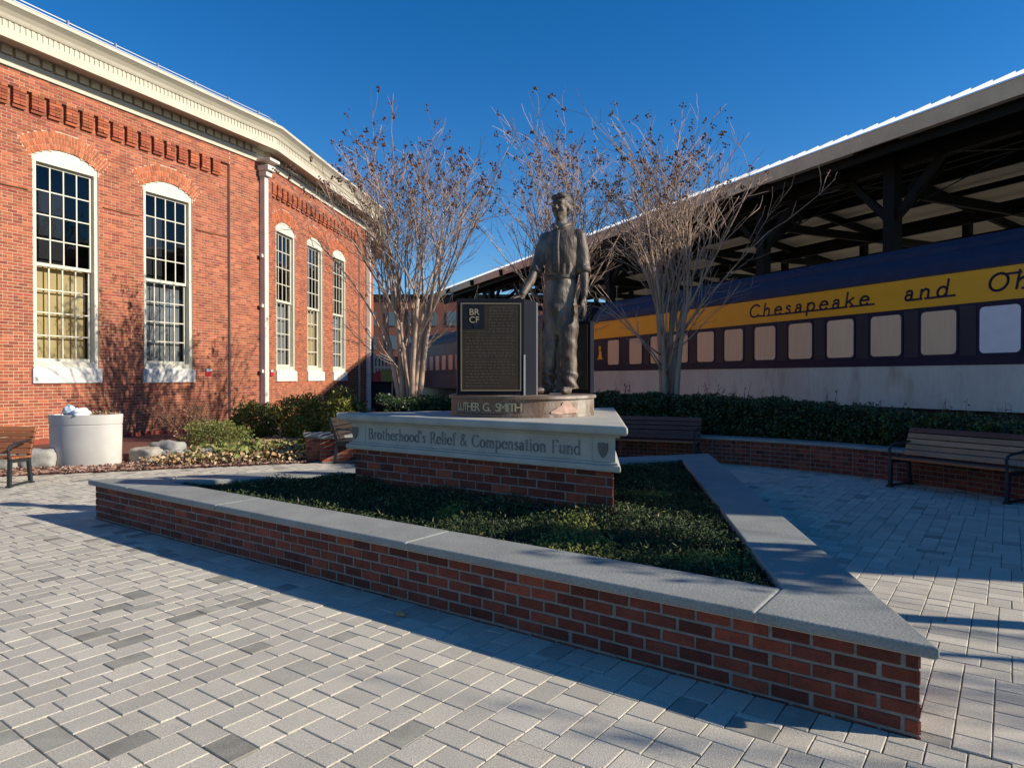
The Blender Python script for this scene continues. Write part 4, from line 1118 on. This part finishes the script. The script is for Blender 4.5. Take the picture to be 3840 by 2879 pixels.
def pier(c, w, h, label, rot=0.):
    t = thing('brick_pier', (c[0],c[1],0), label, 'pier'); X = Vector((math.cos(rot),math.sin(rot))); Y = Vector((-X.y,X.x)); c = Vector(c)
    mb = MB(); mb.box((c.x,c.y,h/2-.02),(w/2-.005,w/2-.005,h/2),(X.x,X.y,0),(Y.x,Y.y,0)); mb.build('mortar_core', m_mortar, t)
    it = []
    for d, n in ((X,-Y),(Y,X),(-X,Y),(-Y,-X)):
        p = c - d*(w/2) + n*(w/2); wl = Wall(p,d,n)
        for k in range(int(h/.0765)):
            for s, l in brick_row(0, w, .2, .1 if k%2 else 0): it.append((wl,s,(k+.5)*.0765,l,0))
    put_bricks(t, it, m_hbrick, m_brick, .0765, .2, solo_n=60, joint=.012, dark_p=.2)
    mb = MB(); mb.box((c.x,c.y,h+.03),(w/2+.05,w/2+.05,.03),(X.x,X.y,0),(Y.x,Y.y,0)); mb.build('cap_stone', m_coping, t, bevel=.01)
pier((-4.0,14.1), .46, .50, 'low brick pier with a grey cap at the end of the curved seat wall', .35)
pier((-3.72,15.6), .42, .84, 'taller brick pier seen behind the left end of the stone plinth', .2)

# ------------------------------------------------------------------ benches
def bench(loc, rot, label, w1=m_wood, w2=m_wood, top=m_wood):
    t = thing('park_bench', (0,0,0), label, 'bench', 'benches around the plaza')
    L = 1.76
    for sx in (-1,1):
        x = sx*(L/2-.05); mb = MB()
        mb.bar((x,.0,0),(x,.02,.44),.045,.055); mb.bar((x,.50,0),(x,.44,.44),.045,.055); mb.bar((x,.02,.40),(x,.46,.385),.04,.05)
        mb.bar((x,.44,.40),(x,.60,.90),.045,.05); mb.bar((x,.0,.025),(x,.50,.03),.03,.03)
        pts = [(x,.55,.70),(x,.35,.68),(x,.12,.665),(x,.02,.64),(x,-.02,.58),(x,.0,.44)]
        mb.tube(pts, .02, 7); mb.bar((x,-.04,.012),(x,.04,.012),.08,.024); mb.bar((x,.46,.012),(x,.54,.012),.08,.024)
        mb.build('end_frame', m_black, t)
    for k in range(5):
        mb = MB(); mb.box((0,.035+.095*k,.452-.004*k),(L/2,.042,.017)); mb.build('seat_slat', w1 if k else m_wood, t, bevel=.006)
    for k in range(5):
        f = (k+.6)/5; y, z = .445+.15*f, .46+.44*f; d = Vector((0,.3,.95)).normalized()
        mb = MB(); mb.box((0,y-.03,z),(L/2,.016,.040),(1,0,0),(0,d.z,-d.y),d); mb.build('back_slat', top if k == 4 else w2, t, bevel=.006)
    t.location = loc; t.rotation_euler = (0,0,rot)
    for c in t.children: c.matrix_parent_inverse = Matrix.Identity(4)
    return t
def facing(p): v = CEN-Vector(p[:2]); return math.atan2(v.x, -v.y)   # local -y towards the centre of the plaza
p = (6.27,9.93,0); bench(p, math.atan2(-(9.15-10.7),-(6.65-5.86))+math.pi, 'wooden bench with pale back slats in front of the hedge at the right edge', m_wood_d, m_wood_l, m_wood_d)
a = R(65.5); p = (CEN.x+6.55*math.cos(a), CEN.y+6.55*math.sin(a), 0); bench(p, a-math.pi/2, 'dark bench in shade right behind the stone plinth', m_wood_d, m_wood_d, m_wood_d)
bench((-2.92,14.3,0), R(84), 'dark bench seen end on between the brick pier and the plinth', m_wood_shade, m_wood_shade, m_wood_shade)
bench((-8.60,10.55,0), R(2), 'orange brown wooden bench cut off by the left edge beside the concrete bin')

# ------------------------------------------------------------------ concrete bin and litter
bin_ = thing('concrete_bin', (-8.30,13.35,0), 'large oval pale concrete bin standing on red mulch before the brick wall', 'bin')
mb = MB(); c = (-8.30,13.35)
mb.rings([(c[0],c[1],z,.66*k,.42*k) for z, k in ((.0,.97),(.03,.985),(.40,1.0),(.775,1.015),(.78,1.0),(.80,.995),(.805,1.02),(.96,1.035),(.985,1.03),(.99,1.0),(.985,.90),(.90,.88))], 56); mb.build('bin_body', m_conc, bin_, True)
mb = MB(); mb.rings([(c[0],c[1],z,.60,.37) for z in (.86,.955)], 40); mb.build('bin_soil', m_soil, bin_)
leaf_mesh('dry_plant', np.array([(c[0]+random.gauss(.15,.2),c[1]+random.gauss(0,.12),.96+random.random()*.07) for _ in range(260)]), .06, m_dry, bin_, .4, seed=44)['kind'] = 'stuff'
bpy.data.objects['bin_body'].modifiers.new('es','EDGE_SPLIT').split_angle = R(35)
def lump(name, c, r, mat, label, cat, amp=.35, seed=0, fr=4., group=None):
    mb = MB(); mb.ell((0,0,0), (1,1,1), None, 20, 14); o = mb.build(name, mat, None, True)
    for v in o.data.vertices:
        k = 1 + amp*mnoise.noise(v.co*fr*.5+Vector((seed,0,0))) + amp*.5*mnoise.noise(v.co*fr*1.3+Vector((0,seed,0))); v.co = Vector((v.co.x*r[0]*k, v.co.y*r[1]*k, v.co.z*r[2]*k))
    o.location = c; return tag(o, label, cat, group)
lump('crumpled_bag', (-8.23,13.05,1.02), (.17,.13,.09), m_bag, 'crumpled white plastic bag lying on top of the concrete bin', 'litter', .5, 3)
lump('crumpled_wrapper', (-8.45,13.1,1.06), (.12,.11,.11), m_bagblue, 'crumpled blue wrapper beside the white bag on the concrete bin', 'litter', .5, 9)
lump('brown_leaf', ((865-1105.5)/1480*4.87,4.87,.018), (.035,.02,.016), m_dry, 'single brown leaf lying in the shadow of the planter', 'leaf', .6, 5)

# ------------------------------------------------------------------ beds, stones, plants
mb = MB(); q = [BEDL[0],BEDL[1],BEDL[2],Vector((-3.9,14.4)),Vector((-4.4,17)),Vector((-5,34)),Vector((-16,34)),Vector((-16,12))]
mb.add([(p.x,p.y,.012) for p in q], [tuple(range(len(q)))]); tag(mb.build('mulch_bed', m_mulch), kind='structure')
mb = MB(); q = [Vector((-12.5,12.9)),Vector((-9.2,13.0)),Vector((-7.5,13.75)),Vector((-5.9,14.6)),Vector((-5.2,17)),Vector((-5,34)),Vector((-16,34))]
mb.prism(q, .0, .16); tag(mb.build('raised_bed', m_mulch), kind='structure')
n = 5200; X = RNG.uniform(-12,-3.9,n); bx = np.array([bed_y(x) for x in X]); Yv = bx + RNG.random(n)**1.6*1.6 + .02
o = leaf_mesh('mulch_chips', np.stack([X,Yv,.022+.02*RNG.random(n)],1), .075, m_chip, None, .45, squash=.35, seed=4); tag(o, 'red and tan mulch chips along the edge of the bed', 'mulch', kind='stuff')
n = 4200; X = RNG.uniform(-6.9,-4.1,n); Yv = np.array([bed_y(x) for x in X]) + .1 + RNG.random(n)*3.4
o = leaf_mesh('fallen_leaves', np.stack([X,Yv,.03+.20*RNG.random(n)],1), .08, m_dry, None, .7, squash=.7, seed=5); tag(o, 'tan fallen leaves and dry plants at the front of the shrub bed', 'leaves', kind='stuff')
n = 7000; X = RNG.uniform(-6.2,-4.3,n); Yv = RNG.uniform(14.6,21.,n)
o = leaf_mesh('leaf_litter', np.stack([X,Yv,.165+.05*RNG.random(n)],1), .09, m_dry, None, .7, squash=.4, seed=15); tag(o, 'dry leaves scattered under the evergreen shrubs', 'leaves', kind='stuff')
n = 500; X = RNG.uniform(-6.4,-4.3,n); Yv = np.array([bed_y(x) for x in X]) + .3 + RNG.random(n)*2.
o = leaf_mesh('low_green_leaves', np.stack([X,Yv,.08+.25*RNG.random(n)],1), .13, m_juni, None, .6, seed=6); tag(o, 'low yellow green leaves among the fallen leaves', 'plants', kind='stuff')
STN = [(-9.55,12.75,.34,.22,.17),(-8.95,12.95,.30,.2,.2),(-7.35,13.75,.30,.2,.17),(-6.92,13.92,.26,.2,.13),(-6.55,14.0,.21,.16,.12),(-6.2,14.08,.22,.17,.14),(-7.1,14.15,.34,.2,.22),(-10.3,12.65,.4,.22,.18)]
DESC = ['flat grey edging stone under the left bench','pale block of stone just left of the concrete bin','grey edging stone against the right of the concrete bin','second edging stone right of the concrete bin','small tan edging stone nearer the dry shrub','rounded tan stone ending the row by the juniper','long grey stone behind the row of edging stones','grey edging stone at the left edge of the view']
for (x,y,a_,b_,h_), lb in zip(STN, DESC):
    mb = MB(); mb.box((0,0,0),(1,1,1)); o = mb.build('edging_stone', m_rock, None, True)
    bm = bmesh.new(); bm.from_mesh(o.data); bmesh.ops.subdivide_edges(bm, edges=bm.edges[:], cuts=7, use_grid_fill=True)
    for v in bm.verts:
        q = v.co.copy(); r_ = 1/(max(1e-3,(abs(q.x)**5+abs(q.y)**5+abs(q.z)**5)**.2)); k = r_*(1+.22*mnoise.noise(q*1.3+Vector((x*3,y,0)))+.10*mnoise.noise(q*3.7+Vector((x,y*3,0))))
        v.co = Vector((q.x*a_*k, q.y*b_*k, q.z*h_*k))
    bm.to_mesh(o.data); bm.free(); o.data.polygons.foreach_set('use_smooth',[True]*len(o.data.polygons)); o.location = (x,y,h_*.8); o.rotation_euler = (0,0,random.uniform(-.3,.5)); tag(o, lb, 'stone', 'edging stones of the planting bed')
def ball_points(n, c, r, thick=.45, lumps=.3, seed=0):
    """points through the outer shell of a lumpy ellipsoid"""
    rg = np.random.default_rng(seed); d = rg.normal(size=(n,3)); d /= np.linalg.norm(d,axis=1)[:,None]
    k = 1-thick*rg.random(n)**1.5; L_ = np.array([1+lumps*mnoise.noise(Vector(v)*2.2+Vector((seed,0,0)))+lumps*.6*mnoise.noise(Vector(v)*5+Vector((seed,0,0))) for v in d.tolist()])
    P = d*(k*L_)[:,None]*np.array(r) + np.array(c); P[:,2] = np.maximum(P[:,2], .03); return P
def shrub(c, r, n, mat, size, label, seed, cat='shrub', aspect=.4, squash=1., up=.2, stems=7, name='shrub'):
    t = thing(name, (c[0],c[1],.05), label, cat)
    leaf_mesh('foliage', ball_points(n, (c[0],c[1],c[2]), r, .38, .4, seed), size, mat, t, aspect, up, squash, seed)['kind'] = 'stuff'
    mb = MB()
    for k in range(stems):
        a = random.uniform(0,6.28); e = (c[0]+r[0]*.6*math.cos(a), c[1]+r[1]*.6*math.sin(a), c[2]+r[2]*random.uniform(.1,.6)); mb.tube([(c[0],c[1],.0),((c[0]+e[0])/2+.05,(c[1]+e[1])/2,e[2]*.5),e],[.02,.015,.006],5)
    mb.build('stems', m_brownstem, t)
shrub((-6.75,18.0,.50),(.66,.55,.56), 6500, m_yew, .085, 'dark clipped evergreen shrub nearest the downspout', 21)
shrub((-5.25,17.2,.62),(.64,.55,.66), 6500, m_yew, .085, 'rounded evergreen shrub in the middle of the bed by the shaded wall', 22)
shrub((-4.1,16.6,.70),(.52,.5,.70), 3600, m_yew, .11, 'loose yellow green shrub rising behind the brick pier', 23, up=.4)
shrub((-6.75,15.7,.36),(.72,.5,.36), 5000, m_juni, .07, 'feathery light green juniper spreading over the edging stones', 24, aspect=.22)
shrub((-7.0,16.0,.3),(.35,.35,.3), 700, m_juni, .08, 'small green tuft left of the feathery juniper', 27, aspect=.25)
# bare twiggy shrub
def twiggy(c, h, label, seed):
    rd = random.Random(seed); t = thing('bare_shrub', (c[0],c[1],.1), label, 'shrub'); mb = MB()
    for k in range(46):
        a = rd.uniform(0,6.28); sp = rd.uniform(.1,.75); p0 = Vector((c[0]+.12*math.cos(a),c[1]+.12*math.sin(a),.1)); p2 = p0+Vector((math.cos(a)*sp,math.sin(a)*sp*.7,h*rd.uniform(.6,1.)))
        p1 = (p0+p2)/2+Vector((0,0,.1)); mb.tube([p0,p1,p2],[.007,.006,.004],4)
        for j in range(7):
            f = rd.uniform(.3,1.); q = p1.lerp(p2,f) if f > .5 else p0.lerp(p1,f*2); mb.tube([q,q+Vector((rd.uniform(-.22,.22),rd.uniform(-.15,.15),rd.uniform(.05,.28)))],[.004,.003],3)
    mb.build('twigs', m_brownstem, t)
    leaf_mesh('dry_leaves', ball_points(420, (c[0],c[1],h*.55), (.6,.45,h*.45), .9, .3, seed), .05, m_dry, t, .5, seed=seed)['kind'] = 'stuff'
twiggy((-7.9,16.6), .95, 'bare brown twiggy shrub between the bin and the juniper', 3)
# hedge behind the seat wall
hedge = thing('hedge', (CEN.x+2,CEN.y+8.2,.1), 'long dark green hedge behind the curved seat wall and under the train', 'hedge')
def hedge_h(a): return 1.30 - .38*max(0,min(1,(60-a)/46)) - (.05 if a > 100 else 0)
n = 62000; A_ = RNG.uniform(-6,111,n); F_ = RNG.random(n); hh = np.empty(n); rr = np.empty(n)
P = np.empty((n,3))
for i in range(n):
    a = A_[i]; w = .5+.5*mnoise.noise(Vector((a*.19,0,3.))); top = hedge_h(a) + .14*mnoise.noise(Vector((a*.45,F_[i]*3,0)))+.06*mnoise.noise(Vector((a*1.7,F_[i]*5,4)))
    if F_[i] < .62:                                             # front face
        z = .42 + (top-.42)*RNG.random(); r = RAD+.42 + .14*mnoise.noise(Vector((a*.5,z*3,1.))) + .07*mnoise.noise(Vector((a*1.8,z*8,1.)))+ .18*RNG.random()**2 + .25*max(0,(z-.42)/(top-.42)-.7)
    else:
        r = RAD+.55 + RNG.random()*1.15; z = top - .16*RNG.random()**2
    P[i] = (CEN.x+r*math.cos(R(a)), CEN.y+r*math.sin(R(a)), z)
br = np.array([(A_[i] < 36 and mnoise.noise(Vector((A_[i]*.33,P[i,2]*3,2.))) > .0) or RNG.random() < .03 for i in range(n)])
leaf_mesh('foliage', P[~br], .062, m_hedge, hedge, .55, .1, seed=31)['kind'] = 'stuff'
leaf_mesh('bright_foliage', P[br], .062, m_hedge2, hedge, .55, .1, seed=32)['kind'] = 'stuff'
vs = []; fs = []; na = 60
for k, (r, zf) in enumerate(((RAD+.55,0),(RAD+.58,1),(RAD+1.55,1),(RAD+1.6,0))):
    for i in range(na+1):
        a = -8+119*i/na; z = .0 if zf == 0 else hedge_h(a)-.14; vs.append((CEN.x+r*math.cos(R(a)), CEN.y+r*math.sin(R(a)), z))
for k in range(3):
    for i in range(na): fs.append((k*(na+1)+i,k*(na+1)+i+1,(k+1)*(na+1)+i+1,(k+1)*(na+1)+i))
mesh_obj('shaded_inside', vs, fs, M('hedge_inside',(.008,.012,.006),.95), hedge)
mb = MB(); lp = []
for k in range(60):
    a = random.uniform(22,98); r = RAD+random.uniform(.6,1.4); z = hedge_h(a)-.1; p = Vector((CEN.x+r*math.cos(R(a)),CEN.y+r*math.sin(R(a)),z)); e = p+Vector((random.uniform(-.12,.16),0,random.uniform(.12,.48)))
    mb.tube([p,e],[.005,.003],4)
    for j in range(6): q = p.lerp(e,.3+.7*j/6); lp.append((q.x+random.gauss(0,.02),q.y+random.gauss(0,.02),q.z))
mb.build('loose_shoots', m_brownstem, hedge)['kind'] = 'stuff'; leaf_mesh('shoot_leaves', lp, .05, m_hedge, hedge, .5, seed=35)['kind'] = 'stuff'
mb = MB(); vs = []
for r in (RAD+.36, RAD+3.2):
    for i in range(31): a = -10+118*i/30; vs.append((CEN.x+r*math.cos(R(a)), CEN.y+r*math.sin(R(a)), .40 if r < 8 else .41))
mb.add(vs, [(i,i+1,31+i+1,31+i) for i in range(30)]); tag(mb.build('hedge_bed', m_soil), kind='structure')

# ------------------------------------------------------------------ crape myrtles
def crape(c, label, seed, H=8.2, spread=1.0, stems=9, dens=1.0, low=True, group='bare trees behind the monument'):
    rd = random.Random(seed); t = thing('crape_myrtle', (c[0],c[1],.3), label, 'tree', group)
    tr, br, tw = MB(), MB(), MB(); tips = []
    def path(p, d, L, n, wob, trop, curl=None):
        pts = [Vector(p)]; d = Vector(d).normalized()
        for i in range(n):
            d = (d + Vector((rd.gauss(0,wob),rd.gauss(0,wob),rd.gauss(0,wob*.5)+trop)) + (curl or Vector())*(i/n)).normalized(); pts.append(pts[-1]+d*(L/n))
        return pts, d
    def at(pts, f): x = f*(len(pts)-1); i = min(int(x),len(pts)-2); return pts[i].lerp(pts[i+1], x-i), (pts[i+1]-pts[i]).normalized()
    def dev(d, ang):
        x = d.orthogonal().normalized(); x.rotate(Matrix.Rotation(rd.uniform(0,6.28),3,d)); return (d*math.cos(ang)+x*math.sin(ang)).normalized()
    k_ = H/8.2
    for s in range(stems):
        a = 6.283*s/stems + rd.uniform(-.3,.3); out = rd.uniform(.04,.22)
        p0 = Vector((c[0]+math.cos(a)*out, c[1]+math.sin(a)*out, .25)); tilt = rd.uniform(.03,.19)*spread
        pts, d = path(p0, (math.cos(a)*tilt*.35, math.sin(a)*tilt*.35, 1), rd.uniform(2.6,3.6)*k_, 6, .03, .0, Vector((math.cos(a),math.sin(a),0))*tilt*.45)
        r0 = rd.uniform(.05,.085); tr.tube(pts, [r0*(1-.45*i/6) for i in range(7)], 8)
        r1 = r0*.55
        for b in range(rd.randint(4,5)):
            f = rd.uniform(.68,1.0) if b else 1.0; p, dd = at(pts, f)
            d1 = dev(dd, rd.uniform(.15,.5)*spread); d1.z = abs(d1.z)
            ps, de = path(p, d1, rd.uniform(2.2,3.1)*k_, 6, .07, .0); rb = r1*rd.uniform(.5,.75); br.tube(ps, [rb*(1-.6*i/6) for i in range(7)], 6)
            for g_ in range(rd.randint(5,7)):
                f2 = rd.uniform(.25,1.0) if g_ else 1.0; p2, dd2 = at(ps, f2); d2 = dev(dd2, rd.uniform(.2,.75)); d2.z = abs(d2.z)+.1
                p3, _ = path(p2, d2, rd.uniform(.8,1.6)*k_, 4, .13, .0); rc = .0092*rd.uniform(.7,1.2); br.tube(p3, [rc*(1-.5*i/4) for i in range(5)], 4)
                for h_ in range(int(rd.randint(4,7)*dens)):
                    f3 = rd.uniform(.2,1.); p4, dd4 = at(p3, f3); d4 = dev(dd4, rd.uniform(.2,.8)); d4.z += .15
                    p5, _ = path(p4, d4, rd.uniform(.25,.75), 3, .18, .0); tw.tube(p5, [.0056,.005,.0044,.0038], 3, False); tips.append(p5[-1])
    if low:                                                     # low side shoots
        for s in range(9):
            a = rd.uniform(0,6.28); p0 = Vector((c[0]+math.cos(a)*.12,c[1]+math.sin(a)*.12,rd.uniform(1.6,2.6))); ps, _ = path(p0, (math.cos(a),math.sin(a)*.7,.75), rd.uniform(1.2,2.4), 5, .09, .05)
            br.tube(ps, [.022,.018,.014,.011,.008,.006], 5)
            for j in range(9):
                p4, d4 = at(ps, rd.uniform(.35,1.)); q, _ = path(p4, dev(d4, rd.uniform(.3,.9)), rd.uniform(.3,.8), 3, .15, .06); tw.tube(q, [.0062,.0055,.0048,.004], 3, False)
    tr.build('trunk', m_bark, t, True); br.build('branches', m_bark, t, True); tw.build('twigs', m_twig, t)['kind'] = 'stuff'
    pod = Boxes(); zc = sorted(p.z for p in tips); zl = zc[int(len(zc)*.45)]
    for p in tips:
        if p.z < zl or rd.random() > .34: continue
        for j in range(rd.randint(3,8)):
            q = p+Vector((rd.gauss(0,.035),rd.gauss(0,.035),rd.gauss(.0,.045))); m_ = Matrix.Rotation(rd.uniform(0,3),3,Vector((rd.random(),rd.random(),rd.random()+.01)).normalized()); s_ = rd.uniform(.010,.019)
            pod.add(q, m_@Vector((s_,0,0)), m_@Vector((0,s_,0)), m_@Vector((0,0,s_)))
    pod.build('seed_pods', m_pod, t)['kind'] = 'stuff'
    return t
crape((-2.42,16.4), 'widest bare multi stemmed tree beside the corner of the brick building', 5, 8.4, .98, 10, 1.0)
crape((1.15,17.6), 'bare tree directly behind the head of the statue', 8, 9.0, .85, 8, .9)
crape((3.6,16.0), 'bare tree in front of the yellow striped train car', 29, 9.0, .66, 9, .9)
crape((14.0,1.0), 'bare tree outside the view whose branches dapple the near corner', 15, 7.0, 1.0, 7, .5, False)
ev = thing('evergreen_tree', (8.8,2.85,0), 'small leafy evergreen tree outside the view at the right', 'tree')
mb = MB(); mb.tube([(8.8,2.85,0),(8.82,2.83,1.8),(8.78,2.86,4.2)],[.07,.06,.02],8); mb.build('trunk', m_bark, ev)
leaf_mesh('crown', ball_points(1100, (8.8,2.95,4.0), (.6,.5,.62), .85, .5, 41), .12, m_yew, ev, .55, seed=41)['kind'] = 'stuff'
# lamp post outside the view whose shadow crosses the paving
lp_ = thing('lamp_post', (7.6,3.78,0), 'dark lamp post standing to the right of the planter', 'lamp post')
mb = MB(); mb.rings([(7.6,3.78,z,r,r) for z, r in ((0,.2),(.35,.2),(.4,.10),(3.6,.08),(3.62,.13),(3.7,.13))], 20); mb.build('post', m_black, lp_)
mb = MB(); mb.rings([(7.6,3.78,z,r,r) for z, r in ((3.7,.12),(4.1,.2),(4.12,.23),(4.3,.06))], 20); mb.build('lantern', m_conc, lp_)

# ------------------------------------------------------------------ far background
fb = thing('apartment_building', (-10,74,0), 'distant dark red brick building with rows of small windows between the trees', 'building')
mb = MB(); mb.box((-8,80,5.2),(16,5,5.2)); mb.build('wall', m_farbrick, fb)
mb = MB(); mb.box((-8,80,10.55),(16.2,5.2,.2)); mb.build('roof', m_steel, fb)
for i in range(14):
    for k in range(3):
        mb = MB(); mb.box((-22+2.2*i,74.98,2.9+2.6*k),(.55,.05,.75)); w = mb.build('window', m_farwin, fb)
fence = thing('white_fence', (-8.9,44,0), 'white railing seen far away beyond the building corner', 'fence'); mb = MB(); mb.box((-8.6,44,3.05),(.95,.05,.10)); mb.box((-8.6,44,2.35),(.95,.05,.08)); mb.build('rails', m_white, fence)
for i in range(9):
    mb = MB(); mb.box((-9.5+.22*i,44,2.6),(.06,.04,.5)); mb.build('picket', m_white, fence)
for xx in (-9.5,-7.7): mb = MB(); mb.box((xx,44,1.1),(.06,.06,1.1)); mb.build('fence_post', m_white, fence)
eng = thing('red_engine', (-8.05,45,0), 'small bright red engine standing far behind the left tree', 'locomotive')
mb = MB(); mb.box((-8.05,45.5,1.75),(1.05,1.5,.75)); mb.build('body', m_red, eng, bevel=.08)
mb = MB(); mb.box((-8.05,45.4,2.75),(.95,1.2,.30)); mb.build('cab', m_red, eng, bevel=.08)
for dx in (-.45,.45): mb = MB(); mb.box((-8.05+dx,44.17,2.72),(.30,.02,.2)); mb.build('window', m_farwin, eng)
mb = MB(); mb.box((-8.05,43.96,1.7),(.35,.03,.5)); mb.build('front_panel', m_juni, eng)
mb = MB(); mb.box((-8.05,45.4,.5),(.9,1.4,.5)); mb.build('underframe', m_black, eng)
for dx in (-.8,.8): mb = MB(); mb.box((-8.05+dx,43.97,2.1),(.1,.03,.1)); mb.build('headlight', m_white, eng)
dk = thing('dark_cabinet', (-8.4,36,0), 'black cabinet standing in front of the distant white railing', 'cabinet'); mb = MB(); mb.box((-7.5,37,.72),(.9,.6,.70)); mb.build('cabinet_body', m_black, dk, bevel=.03)
mb = MB(); mb.box((-7.5,37,1.452),(.95,.66,.03)); mb.build('cabinet_lid', m_steel, dk)
